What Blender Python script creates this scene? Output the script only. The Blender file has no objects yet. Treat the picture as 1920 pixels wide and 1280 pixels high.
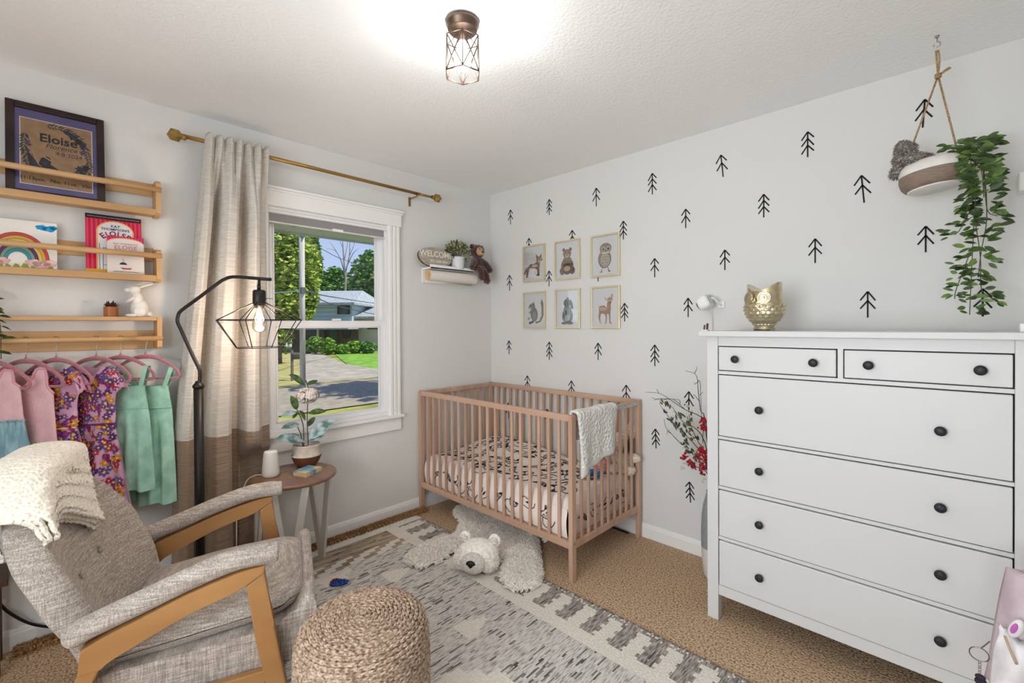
import bpy, bmesh, math, random
from mathutils import Vector, Matrix, Euler, noise
R = random.Random(7)
PI = math.pi
sc = bpy.context.scene
COL = sc.collection
sin, cos = math.sin, math.cos
V = lambda *a: Vector(a)

# ---------------------------------------------------------------- camera
F_PX, CY_PX = 856.795, 616.103
PITCH, ROLL, YAW = 0.006733, -0.0053656, 0.7718727
CAM = V(2.82691, -2.65177, 1.33928)
_f = V(-sin(YAW), cos(YAW), 0); _r = V(cos(YAW), sin(YAW), 0); _u = V(0, 0, 1)
FW = _f*cos(PITCH) - _u*sin(PITCH); _u2 = _u*cos(PITCH) + _f*sin(PITCH)
RT = _r*cos(ROLL) + _u2*sin(ROLL); UP = _u2*cos(ROLL) - _r*sin(ROLL)
def ray(x, y): return FW + RT*((x-960)/F_PX) - UP*((y-CY_PX)/F_PX)
def oX(x, y, v): d = ray(x, y); return CAM + d*((v-CAM.x)/d.x)
def oY(x, y, v): d = ray(x, y); return CAM + d*((v-CAM.y)/d.y)
def oZ(x, y, v): d = ray(x, y); return CAM + d*((v-CAM.z)/d.z)
def oD(x, y, D): return CAM + ray(x, y)*D
cd = bpy.data.cameras.new('camera'); cam = bpy.data.objects.new('camera', cd); COL.objects.link(cam)
M3 = Matrix((RT, UP, -FW)).transposed()
cam.matrix_world = Matrix.Translation(CAM) @ M3.to_4x4()
cd.sensor_width = 36; cd.lens = F_PX/1920*36; cd.shift_y = -(640-CY_PX)/1920; cd.clip_start = .02; cd.clip_end = 400
sc.camera = cam

# ---------------------------------------------------------------- materials
def lin(c):
    if isinstance(c, str): c = [int(c[i:i+2], 16) for i in (0, 2, 4)]
    return tuple(((v/255/12.92) if v/255 <= .04045 else ((v/255+.055)/1.055)**2.4) for v in c[:3])+(1,)
MATS = {}
def mat(name, c, c2=None, kind=None, scale=20, rough=.6, metal=0, bump=0, bscale=None, stretch=(1,1,1), spec=.35, trans=0, sheen=0, c3=None, lo=.4, hi=.6, coat=0, alpha=1, sss=0):
    if name in MATS: return MATS[name]
    m = bpy.data.materials.new(name); m.use_nodes = True; MATS[name] = m
    nt = m.node_tree; N = nt.nodes; L = nt.links; b = N['Principled BSDF']
    b.inputs['Base Color'].default_value = lin(c); b.inputs['Roughness'].default_value = rough; b.inputs['Metallic'].default_value = metal
    b.inputs['Specular IOR Level'].default_value = spec
    if trans: b.inputs['Transmission Weight'].default_value = trans
    if sheen: b.inputs['Sheen Weight'].default_value = sheen
    if coat: b.inputs['Coat Weight'].default_value = coat
    if sss: b.inputs['Subsurface Weight'].default_value = sss; b.inputs['Subsurface Radius'].default_value = (.02,.02,.02)
    m.diffuse_color = lin(c)
    def tex(sc_, st, det=4, kind='N'):
        tc = N.new('ShaderNodeTexCoord'); mp = N.new('ShaderNodeMapping'); mp.inputs['Scale'].default_value = st
        L.new(tc.outputs['Object'], mp.inputs[0])
        if kind == 'V':
            t = N.new('ShaderNodeTexVoronoi'); t.inputs['Scale'].default_value = sc_; o = t.outputs['Distance']
        elif kind == 'W':
            t = N.new('ShaderNodeTexWave'); t.inputs['Scale'].default_value = sc_; t.inputs['Distortion'].default_value = 3; t.inputs['Detail'].default_value = 3; o = t.outputs['Fac']
        else:
            t = N.new('ShaderNodeTexNoise'); t.inputs['Scale'].default_value = sc_; t.inputs['Detail'].default_value = det; o = t.outputs['Fac']
        L.new(mp.outputs[0], t.inputs['Vector']); return o
    def ramp(src, a, bb, l=lo, h=hi, mid=None):
        r = N.new('ShaderNodeValToRGB'); e = r.color_ramp.elements
        e[0].position = l; e[0].color = lin(a); e[1].position = h; e[1].color = lin(bb)
        if mid: k = e.new((l+h)/2); k.color = lin(mid)
        L.new(src, r.inputs[0]); return r.outputs[0]
    hsrc = None
    if kind == 'noise':
        s = tex(scale, stretch); L.new(ramp(s, c, c2, mid=c3), b.inputs['Base Color']); hsrc = s
    elif kind == 'vor':
        s = tex(scale, stretch, kind='V'); L.new(ramp(s, c, c2, mid=c3), b.inputs['Base Color']); hsrc = s
    elif kind == 'weave':       # heather linen: two crossed stretched noises
        s1 = tex(scale, (1, 1, .06), 3); s2 = tex(scale, (.06, .06, 1), 3); s3 = tex(scale*1.7, (.07, 1, 1), 3)
        a = N.new('ShaderNodeMath'); a.operation = 'ADD'; L.new(s1, a.inputs[0]); L.new(s2, a.inputs[1])
        a2 = N.new('ShaderNodeMath'); a2.operation = 'ADD'; L.new(a.outputs[0], a2.inputs[0]); L.new(s3, a2.inputs[1])
        a3 = N.new('ShaderNodeMath'); a3.operation = 'DIVIDE'; L.new(a2.outputs[0], a3.inputs[0]); a3.inputs[1].default_value = 3
        L.new(ramp(a3.outputs[0], c, c2, mid=c3), b.inputs['Base Color']); hsrc = a3.outputs[0]
    elif kind == 'wood':
        s = tex(scale, stretch, 6); L.new(ramp(s, c, c2, mid=c3), b.inputs['Base Color']); hsrc = s
    elif kind == 'wave':
        s = tex(scale, stretch, kind='W'); L.new(ramp(s, c, c2, mid=c3), b.inputs['Base Color']); hsrc = s
    if bump:
        h = tex(bscale, stretch, 3) if bscale else hsrc
        if bscale is None and hsrc is None: h = tex(scale, stretch, 3)
        bp = N.new('ShaderNodeBump'); bp.inputs['Strength'].default_value = bump; bp.inputs['Distance'].default_value = .01
        L.new(h, bp.inputs['Height']); L.new(bp.outputs[0], b.inputs['Normal'])
    return m
def glassmat(name, tint='FFFFFF', refl=.5):
    if name in MATS: return MATS[name]
    m = bpy.data.materials.new(name); m.use_nodes = True; MATS[name] = m
    nt = m.node_tree; N = nt.nodes; L = nt.links; N.remove(N['Principled BSDF'])
    t = N.new('ShaderNodeBsdfTransparent'); t.inputs[0].default_value = lin(tint)
    g = N.new('ShaderNodeBsdfGlossy'); g.inputs['Roughness'].default_value = .01
    f = N.new('ShaderNodeFresnel'); f.inputs[0].default_value = 1.45
    mu = N.new('ShaderNodeMath'); mu.operation = 'MULTIPLY'; mu.inputs[1].default_value = refl; L.new(f.outputs[0], mu.inputs[0])
    x = N.new('ShaderNodeMixShader'); L.new(mu.outputs[0], x.inputs[0]); L.new(t.outputs[0], x.inputs[1]); L.new(g.outputs[0], x.inputs[2])
    L.new(x.outputs[0], N['Material Output'].inputs[0]); return m
def emit(name, c, s):
    if name in MATS: return MATS[name]
    m = bpy.data.materials.new(name); m.use_nodes = True; MATS[name] = m
    b = m.node_tree.nodes['Principled BSDF']; b.inputs['Base Color'].default_value = lin(c); b.inputs['Emission Color'].default_value = lin(c); b.inputs['Emission Strength'].default_value = s
    return m

# ---------------------------------------------------------------- mesh builder
def frame(d, up=None):
    d = Vector(d).normalized(); up = Vector(up) if up else (V(0,0,1) if abs(d.z) < .95 else V(1,0,0))
    a = up.cross(d).normalized(); return a, d.cross(a)
class MB:
    def __init__(s): s.bm = bmesh.new(); s.mi = 0; s.T = None
    def v(s, p):
        p = Vector(p); return s.bm.verts.new(s.T @ p if s.T else p)
    def f(s, vs, sm=False):
        try: q = s.bm.faces.new(vs)
        except ValueError: return
        q.material_index = s.mi; q.smooth = sm
    def box(s, c, size, M=None, bev=0, seg=2):
        hx, hy, hz = [q/2 for q in size]; c = Vector(c); M = M or Matrix()
        vs = [s.v(c + M @ V(x, y, z)) for x in (-hx, hx) for y in (-hy, hy) for z in (-hz, hz)]
        fs = [(0,1,3,2), (4,6,7,5), (0,4,5,1), (2,3,7,6), (0,2,6,4), (1,5,7,3)]
        new = []
        for q in fs:
            g = s.bm.faces.new([vs[i] for i in q]); g.material_index = s.mi; new.append(g)
        if bev:
            es = list({e for g in new for e in g.edges})
            bmesh.ops.bevel(s.bm, geom=es, offset=min(bev, min(size)*.49), segments=seg, profile=.5, affect='EDGES', clamp_overlap=True)
        return s
    def b2(s, lo, hi, bev=0, seg=2):
        lo = Vector(lo); hi = Vector(hi); return s.box((lo+hi)/2, hi-lo, bev=bev, seg=seg)
    def tube(s, pts, r, n=8, sm=True, cap=True, closed=False, flat=None, up=None):
        pts = [Vector(p) for p in pts]; k = len(pts); rs = r if isinstance(r, (list, tuple)) else [r]*k
        rings = []; a = None
        for i, p in enumerate(pts):
            if closed: d = pts[(i+1) % k] - pts[i-1]
            else: d = pts[min(i+1, k-1)] - pts[max(i-1, 0)]
            if d.length < 1e-9: d = V(0,0,1)
            d.normalize()
            if a is None: a, b = frame(d, up)
            else:
                a = (a - d*a.dot(d))
                a = a.normalized() if a.length > 1e-6 else frame(d)[0]
                b = d.cross(a)
            fl = flat or 1
            rings.append([s.v(p + a*(rs[i]*cos(2*PI*j/n)) + b*(rs[i]*fl*sin(2*PI*j/n))) for j in range(n)])
        m = k if closed else k-1
        for i in range(m):
            A, B = rings[i], rings[(i+1) % k]
            for j in range(n): s.f([A[j], A[(j+1) % n], B[(j+1) % n], B[j]], sm)
        if cap and not closed: s.f(rings[0][::-1]); s.f(rings[-1])
        return s
    def lathe(s, prof, c=(0,0,0), n=32, sm=True, M=None, cap=True):
        c = Vector(c); M = M or Matrix(); rings = []
        for r, z in prof:
            if r < 1e-6: rings.append([s.v(c + M @ V(0,0,z))])
            else: rings.append([s.v(c + M @ V(r*cos(2*PI*j/n), r*sin(2*PI*j/n), z)) for j in range(n)])
        for A, B in zip(rings, rings[1:]):
            for j in range(n):
                if len(A) == 1 and len(B) == 1: continue
                if len(A) == 1: s.f([A[0], B[(j+1) % n], B[j]][::-1], sm)
                elif len(B) == 1: s.f([A[j], A[(j+1) % n], B[0]], sm)
                else: s.f([A[j], A[(j+1) % n], B[(j+1) % n], B[j]], sm)
        if cap:
            if len(rings[0]) > 1: s.f(rings[0][::-1])
            if len(rings[-1]) > 1: s.f(rings[-1])
        return s
    def ell(s, c, r, M=None, nu=20, nv=12, fn=None):
        c = Vector(c); M = M or Matrix(); r = Vector(r) if not isinstance(r, (int, float)) else V(r, r, r)
        rings = []
        for i in range(nv+1):
            t = PI*i/nv
            ring = []
            for j in range(nu if 0 < i < nv else 1):
                a = 2*PI*j/nu; d = V(sin(t)*cos(a), sin(t)*sin(a), cos(t))
                k = fn(d) if fn else 1
                ring.append(s.v(c + M @ V(d.x*r.x*k, d.y*r.y*k, d.z*r.z*k)))
            rings.append(ring)
        for A, B in zip(rings, rings[1:]):
            for j in range(nu):
                if len(A) == 1: s.f([A[0], B[j], B[(j+1) % nu]], True)
                elif len(B) == 1: s.f([A[(j+1) % nu], A[j], B[0]], True)
                else: s.f([A[j], B[j], B[(j+1) % nu], A[(j+1) % nu]], True)
        return s
    def grid(s, fn, nu, nv, sm=True, closed=False, mfn=None):
        g = [[s.v(fn(i/nu, j/nv)) for i in range(nu if closed else nu+1)] for j in range(nv+1)]
        for j in range(nv):
            for i in range(nu):
                i2 = (i+1) % nu if closed else i+1
                if mfn: s.mi = mfn((i+.5)/nu, (j+.5)/nv)
                s.f([g[j][i], g[j][i2], g[j+1][i2], g[j+1][i]], sm)
        return s
    def sheet(s, fn, nu, nv, th, mfn=None, sm=True):
        """closed cloth: front and back surfaces thickness th apart along the normal"""
        eps = 1e-3
        def nrm(u, v):
            a = Vector(fn(min(1, u+eps), v)) - Vector(fn(max(0, u-eps), v)); b = Vector(fn(u, min(1, v+eps))) - Vector(fn(u, max(0, v-eps)))
            n = a.cross(b); return n.normalized() if n.length > 1e-12 else V(0,0,1)
        P = [[(Vector(fn(i/nu, j/nv)), nrm(i/nu, j/nv)) for i in range(nu+1)] for j in range(nv+1)]
        A = [[s.v(p + n*th/2) for p, n in row] for row in P]; B = [[s.v(p - n*th/2) for p, n in row] for row in P]
        for j in range(nv):
            for i in range(nu):
                if mfn: s.mi = mfn((i+.5)/nu, (j+.5)/nv)
                s.f([A[j][i], A[j][i+1], A[j+1][i+1], A[j+1][i]], sm); s.f([B[j][i], B[j+1][i], B[j+1][i+1], B[j][i+1]], sm)
        for j in range(nv):
            if mfn: s.mi = mfn(0, (j+.5)/nv)
            s.f([A[j][0], A[j+1][0], B[j+1][0], B[j][0]], sm)
            if mfn: s.mi = mfn(1, (j+.5)/nv)
            s.f([A[j][nu], B[j][nu], B[j+1][nu], A[j+1][nu]], sm)
        for i in range(nu):
            if mfn: s.mi = mfn((i+.5)/nu, 0)
            s.f([A[0][i], B[0][i], B[0][i+1], A[0][i+1]], sm)
            if mfn: s.mi = mfn((i+.5)/nu, 1)
            s.f([A[nv][i], A[nv][i+1], B[nv][i+1], B[nv][i]], sm)
        return s
    def prism(s, pts, o, ex, ey, th, sm=False):
        """2D outline pts mapped to o + x*ex + y*ey, extruded by th along ex×ey"""
        o = Vector(o); ex = Vector(ex); ey = Vector(ey); n = ex.cross(ey).normalized()*th
        A = [s.v(o + ex*x + ey*y) for x, y in pts]; B = [s.v(o + ex*x + ey*y + n) for x, y in pts]
        k = len(pts); s.f(A[::-1]); s.f(B)
        for i in range(k): s.f([A[i], A[(i+1) % k], B[(i+1) % k], B[i]], sm)
        return s
    def bar(s, a, b, w, h, up=(0,0,1), bev=0):
        """square bar from a to b, width w (across), height h (along up)"""
        a = Vector(a); b = Vector(b); d = b-a; x, y = frame(d, up)
        return s.box((a+b)/2, (w, h, d.length), Matrix((x, y, d.normalized())).transposed(), bev)
    def leaf(s, p, d, n, L, W, curl=.15, seg=3):
        p = Vector(p); d = Vector(d).normalized(); n = Vector(n); sd = d.cross(n)
        if sd.length < 1e-5: sd = frame(d)[0]
        sd.normalize(); n = sd.cross(d).normalized()
        mid = []; lf = []; rt = []
        for i in range(seg+1):
            t = i/seg; w = W/2*sin(PI*min(1, t*.92+.05))**.8 if 0 < i < seg else 0
            c = p + d*(L*t) - n*(curl*L*t*t)
            mid.append(s.v(c)); 
            if w: lf.append(s.v(c + sd*w + n*w*.25)); rt.append(s.v(c - sd*w + n*w*.25))
        for i in range(seg):
            if i == 0: s.f([mid[0], mid[1], lf[0]], True); s.f([mid[0], rt[0], mid[1]], True)
            elif i == seg-1: s.f([mid[i], mid[i+1], lf[i-1]], True); s.f([mid[i], rt[i-1], mid[i+1]], True)
            else: s.f([mid[i], mid[i+1], lf[i], lf[i-1]], True); s.f([mid[i], rt[i-1], rt[i], mid[i+1]], True)
        return s
    def fur(s, count, L, w, rnd=.5, mi=None, flt=None, droop=.5, grav=None):
        """tufts of hair standing on the faces built so far"""
        fs = [q for q in s.bm.faces if (flt is None or flt(q))]
        ar = [q.calc_area() for q in fs]; tot = sum(ar) or 1
        jobs = []
        for q, a in zip(fs, ar):
            k = count*a/tot; k = int(k) + (R.random() < k-int(k))
            q.normal_update(); n = q.normal.copy(); vs = [x.co.copy() for x in q.verts]
            for _ in range(k):
                ws = [R.random()+.05 for _ in vs]; t = sum(ws); p = sum((x*w_ for x, w_ in zip(vs, ws)), V(0,0,0))/t
                jobs.append((p, n))
        T = s.T; s.T = None
        old = s.mi; 
        if mi is not None: s.mi = mi
        for p, n in jobs:
            d = (n + V(R.gauss(0, rnd), R.gauss(0, rnd), R.gauss(0, rnd)*.6) + (Vector(grav) if grav else V(0,0,0))).normalized()
            l = L*R.uniform(.6, 1.2); sd = d.cross(V(R.gauss(0,1), R.gauss(0,1), R.gauss(0,1))).normalized()*w*.5
            m = p + d*l*.55; e = p + d*l + V(0, 0, -l*droop*.4)
            a = s.v(p - sd); b = s.v(p + sd); c = s.v(m + sd*.8); g = s.v(m - sd*.8); h = s.v(e)
            s.f([a, b, c, g], True); s.f([g, c, h], True)
        s.mi = old; s.T = T
        return s
    def build(s, name, mats, parent=None, world=True, sub=0, bev=0, recalc=True):
        if parent is not None and world and parent in W:
            s.bm.transform(W[parent].inverted())
        if recalc: bmesh.ops.recalc_face_normals(s.bm, faces=s.bm.faces)
        me = bpy.data.meshes.new(name); s.bm.to_mesh(me); s.bm.free()
        for m in (mats if isinstance(mats, (list, tuple)) else [mats]): me.materials.append(m)
        o = bpy.data.objects.new(name, me); COL.objects.link(o)
        if parent is not None: o.parent = parent; W[o] = W[parent]
        else: W[o] = Matrix()
        if sub: q = o.modifiers.new('sub', 'SUBSURF'); q.levels = sub; q.render_levels = sub
        return o
W = {}
def thing(name, label, cat, loc=(0,0,0), rot=0, group=None, M=None):
    o = bpy.data.objects.new(name, None); COL.objects.link(o); o.empty_display_size = .05
    o.matrix_world = M if M else Matrix.Translation(Vector(loc)) @ Matrix.Rotation(rot, 4, 'Z')
    W[o] = o.matrix_world.copy(); o['label'] = label; o['category'] = cat
    if group: o['group'] = group
    return o
def tag(o, label, cat, group=None, kind=None):
    o['label'] = label; o['category'] = cat
    if group: o['group'] = group
    if kind: o['kind'] = kind
    return o
def lab(o, l): o['label'] = l; return o
def base(o, loc):
    """move a single-mesh thing's origin to loc"""
    loc = Vector(loc); o.data.transform(Matrix.Translation(-loc)); o.location = loc; return o
def struct(o): o['kind'] = 'structure'; return o
FONT = None
def text(body, name, m, parent, o, ex, ey, size, align='CENTER', shear=0, ext=.0004, sx=1, bold=0):
    """lettering as a mesh in the plane (ex, ey) at o"""
    c = bpy.data.curves.new('t', 'FONT'); c.body = body; c.size = size; c.align_x = align; c.align_y = 'CENTER'; c.extrude = ext; c.shear = shear; c.offset = bold
    c.resolution_u = 3
    t = bpy.data.objects.new('t', c); COL.objects.link(t); bpy.context.view_layer.update()
    me = bpy.data.meshes.new_from_object(t); COL.objects.unlink(t); bpy.data.objects.remove(t); bpy.data.curves.remove(c)
    ex = Vector(ex).normalized(); ey = Vector(ey).normalized(); n = ex.cross(ey)
    M = Matrix.Translation(Vector(o)) @ Matrix((ex*sx, ey, n)).transposed().to_4x4()
    if parent is not None: M = W[parent].inverted() @ M
    me.transform(M); me.materials.clear(); me.materials.append(m); me.name = name
    ob = bpy.data.objects.new(name, me); COL.objects.link(ob)
    if parent is not None: ob.parent = parent; W[ob] = W[parent]
    return ob
def lerp(a, b, t): return a + (b-a)*t
def pl(t, pts):
    """piecewise linear through (t, value) pairs"""
    if t <= pts[0][0]: return pts[0][1]
    for (a, x), (b, y) in zip(pts, pts[1:]):
        if t <= b: return x + (y-x)*(t-a)/(b-a)
    return pts[-1][1]
def sm(t): return t*t*(3-2*t)
def bez(pts, n):
    """Catmull-Rom through pts"""
    pts = [Vector(p) for p in pts]; out = []
    q = [pts[0]*2-pts[1]] + pts + [pts[-1]*2-pts[-2]]
    for i in range(1, len(q)-2):
        for k in range(n):
            t = k/n; a, b, c, d = q[i-1], q[i], q[i+1], q[i+2]
            out.append(.5*((2*b) + (c-a)*t + (2*a-5*b+4*c-d)*t*t + (3*b-a-3*c+d)*t**3))
    out.append(pts[-1]); return out
# ================================================================ materials
WALL = mat('wall_paint', 'D9D8D6', rough=.75, bump=.08, bscale=120, spec=.2)
CEIL = mat('ceiling_paint', 'F3F3F3', rough=.9, bump=.3, bscale=85, spec=.1)
TRIM = mat('white_trim', 'EBEAE8', rough=.4, spec=.4)
VINYL = mat('white_vinyl', 'E6E6E8', rough=.35)
CARPET = mat('carpet_pile', '5E4630', 'DCC3A6', 'noise', 120, rough=.95, bump=1, c3='BC9C7C', lo=.30, hi=.62, spec=.1)
GLASS = glassmat('clear_glass', 'FAFCFC', .6)
BRASS = mat('brushed_brass', 'B08A4C', rough=.35, metal=1)
BLACK = mat('black_metal', '17130F', rough=.45)
WHITE = mat('white_gloss', 'EDEDEC', rough=.35)
# ================================================================ room shell  (window wall x=0, tree wall y=0)
HC = 2.44; XR = 3.27; YB = -4.0
WY0, WY1, WZ0, WZ1 = -1.765, -.965, .745, 2.03      # window opening in the window wall
def wallbox(name, boxes):
    b = MB()
    for lo, hi in boxes: b.b2(lo, hi)
    return struct(b.build(name, WALL))
wallbox('wall_left', [((-.14, YB-.1, 0), (0, WY0, HC)), ((-.14, WY1, 0), (0, .12, HC)), ((-.14, WY0, 0), (0, WY1, WZ0)), ((-.14, WY0, WZ1), (0, WY1, HC))])
wallbox('wall_right', [((0, 0, 0), (XR, .12, HC))])
wallbox('wall_far_right', [((XR, YB-.1, 0), (XR+.12, .12, HC))])
wallbox('wall_back', [((0, YB-.12, 0), (1.5, YB, HC)), ((2.7, YB-.12, 0), (XR, YB, HC)), ((1.5, YB-.12, 2.05), (2.7, YB, HC)), ((1.5, YB-.12, 0), (2.7, YB, .6))])
struct(MB().b2((-.14, YB-.12, -.12), (XR+.12, .12, 0)).build('floor', CARPET))
struct(MB().b2((-.14, YB-.12, HC), (XR+.12, .12, HC+.1)).build('ceiling', CEIL))
# added window behind the camera, unseen, made to let in fill light
b = MB()
for y in (YB-.03,):
    b.b2((1.5, y-.03, .6), (1.56, y+.03, 2.05)); b.b2((2.64, y-.03, .6), (2.7, y+.03, 2.05)); b.b2((1.5, y-.03, 1.99), (2.7, y+.03, 2.05)); b.b2((1.5, y-.03, .6), (2.7, y+.03, .66)); b.b2((2.07, y-.03, .6), (2.13, y+.03, 2.05))
w2 = struct(b.build('added_window', VINYL))
MB().b2((1.52, YB-.035, .62), (2.68, YB-.03, 2.03)).build('added_window_pane', GLASS, w2)
# baseboards with a rounded top lip
def base_board(name, a, c, n):
    a = Vector(a); c = Vector(c); n = Vector(n); b = MB(); prof = [(0, 0), (.013, 0), (.013, .062), (.010, .070), (.010, .074), (.006, .084), (0, .086)]
    d = (c-a); L = d.length; d.normalize()
    A = [b.v(a + n*x + V(0,0,z)) for x, z in prof]; B = [b.v(c + n*x + V(0,0,z)) for x, z in prof]
    for i in range(len(prof)-1): b.f([A[i], A[i+1], B[i+1], B[i]])
    b.f(A); b.f(B[::-1]); return struct(b.build(name, TRIM))
base_board('baseboard_left', (0, YB, 0), (0, 0, 0), (1, 0, 0))
base_board('baseboard_right', (0, 0, 0), (XR, 0, 0), (0, -1, 0))
base_board('baseboard_far_right', (XR, YB, 0), (XR, 0, 0), (-1, 0, 0))
base_board('baseboard_back', (0, YB, 0), (XR, YB, 0), (0, 1, 0))

# ================================================================ the window
win = bpy.data.objects.new('window_1', None); COL.objects.link(win); win['kind'] = 'structure'; win.location = (0, (WY0+WY1)/2, WZ0); win['label'] = 'white double hung window in the left wall looking onto the street'
W[win] = Matrix.Translation(win.location)
b = MB()                                   # casing: fluted sides, head with a small crown, stool and apron
for y0, y1 in ((-.985, -.893), (WY0-.075, WY0+.015)):
    b.b2((0, y0, .715), (.018, y1, 2.035), bev=.003)
    for k in (.18, .5, .82): yy = lerp(y0, y1, k); b.b2((.016, yy-.012, .72), (.026, yy+.012, 2.035), bev=.004)
b.build('side_casing', TRIM, win)
b = MB(); b.b2((0, WY0-.09, 2.035), (.024, -.882, 2.125), bev=.002); b.b2((0, WY0-.1, 2.118), (.032, -.874, 2.128), bev=.002); b.b2((0, WY0-.105, 2.132), (.04, -.868, 2.147), bev=.004)
b.b2((0, WY0-.1, 2.126), (.028, -.876, 2.134))
b.build('head_casing', TRIM, win)
b = MB(); b.b2((-.06, WY0-.1, .703), (.045, -.876, .722), bev=.004); b.build('window_stool', TRIM, win)
b = MB(); b.b2((0, WY0-.08, .615), (.018, -.89, .704), bev=.002); b.build('apron', TRIM, win)
b = MB(); t = .012                          # jamb liner
b.b2((-.139, WY0-.001, WZ0+.001), (.001, WY0+t, WZ1)); b.b2((-.139, WY1-t, WZ0+.001), (.001, WY1+.001, WZ1)); b.b2((-.139, WY0+t, WZ1-t), (.001, WY1-t, WZ1+.001)); b.b2((-.14, WY0, WZ0-.02), (.002, WY1, WZ0+.0015))
b.b2((-.075, WY1-.03, WZ0), (-.02, WY1-t, WZ1)); b.b2((-.075, WY0+t, WZ0), (-.02, WY0+.03, WZ1))
b.build('jamb', VINYL, win)
def sash(name, x, z0, z1, w, bot, top):
    b = MB(); y0, y1 = WY0+.02, WY1-.02; th = .028
    b.b2((x-th/2, y0, z0), (x+th/2, y0+w, z1), bev=.003); b.b2((x-th/2, y1-w, z0), (x+th/2, y1, z1), bev=.003)
    b.b2((x-th/2+.001, y0+w-.001, z0+.001), (x+th/2-.001, y1-w+.001, z0+bot), bev=.002); b.b2((x-th/2+.001, y0+w-.001, z1-top), (x+th/2-.001, y1-w+.001, z1-.001), bev=.002)
    e = .010                                # glazing bead
    b.b2((x+.004, y0+w, z0+bot), (x+.018, y0+w+e, z1-top), bev=.003); b.b2((x+.004, y1-w-e, z0+bot), (x+.018, y1-w, z1-top), bev=.003)
    b.b2((x+.004, y0+w, z0+bot), (x+.018, y1-w, z0+bot+e), bev=.003); b.b2((x+.004, y0+w, z1-top-e), (x+.018, y1-w, z1-top), bev=.003)
    o = b.build(name, VINYL, win)
    MB().b2((x-.003, y0+w, z0+bot), (x+.001, y1-w, z1-top)).build('pane', GLASS, o); return o
sash('upper_sash', -.085, 1.335, 2.02, .045, .03, .04)
lo = sash('lower_sash', -.040, .7455, 1.378, .045, .028, .038)
b = MB(); b.b2((-.045, -1.36, 1.376), (-.01, -1.31, 1.39), bev=.004); b.build('sash_lock', VINYL, lo)
# roller shade drawn almost all the way up
sh = thing('roller_shade', 'grey roller shade drawn up at the top of the window', 'window shade', (-.01, -1.33, 2.0))
b = MB(); b.b2((-.026, -1.745, 1.95), (-.022, -.985, 2.012)); b.build('shade_fabric', mat('shade_grey', '8E8C8C', rough=.8), sh)
MB().b2((-.03, -1.745, 1.945), (-.018, -.985, 1.956), bev=.003).build('hem_bar', mat('shade_hem', 'CFCDCB', rough=.5), sh)
MB().b2((-.03, -1.748, 2.0), (-.0, -.98, 2.018), bev=.004).build('head_rail', VINYL, sh)
MB().b2((-.0185, -1.36, 1.947), (-.0165, -1.29, 1.963)).build('warning_tag', WHITE, sh)
# ================================================================ crib
BEECH = mat('beech', 'AE8A74', 'C8A791', 'wood', 9, rough=.5, stretch=(1, 1, .12), c3='BC9A84', lo=.3, hi=.7)
BEECHX = mat('beech_rail', 'B08C76', 'CCAB95', 'wood', 9, rough=.5, stretch=(.12, .3, 1), c3='BE9C86', lo=.3, hi=.7)
cr = thing('crib', 'light beech slatted baby crib in the corner of the room', 'crib', (.7, -.38, 0))
X0, X1, Y0, Y1, ZT = .014, 1.40, -.746, -.016, .870
PW, PD = .026, .036
for x in (X0, X1-PW):
    for y in (Y0, Y1-PD):
        MB().b2((x, y, 0), (x+PW, y+PD, ZT), bev=.003).build('leg', BEECH, cr)
for y in (Y0+.004, Y1-.026):
    MB().b2((X0+PW, y, ZT-.034), (X1-PW, y+.022, ZT-.001), bev=.003).build('top_rail', BEECHX, cr)
    MB().b2((X0+PW, y, .168), (X1-PW, y+.022, .204), bev=.003).build('bottom_rail', BEECHX, cr)
    for i in range(18):
        x = lerp(X0+PW, X1-PW, (i+1)/19); MB().b2((x-.009, y+.004, .2), (x+.009, y+.017, ZT-.03), bev=.002).build('slat', BEECH, cr)
for k, x in enumerate((X0+.003, X1-.025)):
    MB().b2((x, Y0+PD, ZT-.036), (x+.022, Y1-PD, ZT-.003), bev=.003).build('end_rail', BEECH, cr)
    MB().b2((x, Y0+PD, .168), (x+.022, Y1-PD, .204), bev=.003).build('bottom_rail', BEECH, cr)
    for i in range(9):
        y = lerp(Y0+PD, Y1-PD, (i+1)/10); MB().b2((x+.004, y-.009, .2), (x+.017, y+.009, ZT-.03), bev=.002).build('slat', BEECH, cr)
STK = mat('sticker_grey', 'A9A6A0', 'C9C6C0', 'noise', 260, rough=.5, stretch=(1, .2, 1))
st = MB().b2((X1-.0035, -.42, ZT-.032), (X1-.0022, -.06, ZT-.008)).build('warning_sticker', STK, cr)
MB().b2((X1-.0024, -.41, ZT-.02), (X1-.0016, -.345, ZT-.012)).build('printed_mark', BLACK, st)
b = MB()
b.b2((X0+.03, Y0+.03, .19), (X1-.03, Y1-.03, .204)); b.build('mattress_support', BEECHX, cr)
MB().lathe([(.006, 0), (.006, .004), (.003, .006)], (X1-.001, Y0+.02, .2), 12, M=Matrix.Rotation(PI/2, 3, 'Y')).build('bolt', mat('steel', '9A968E', rough=.3, metal=1), cr)
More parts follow.
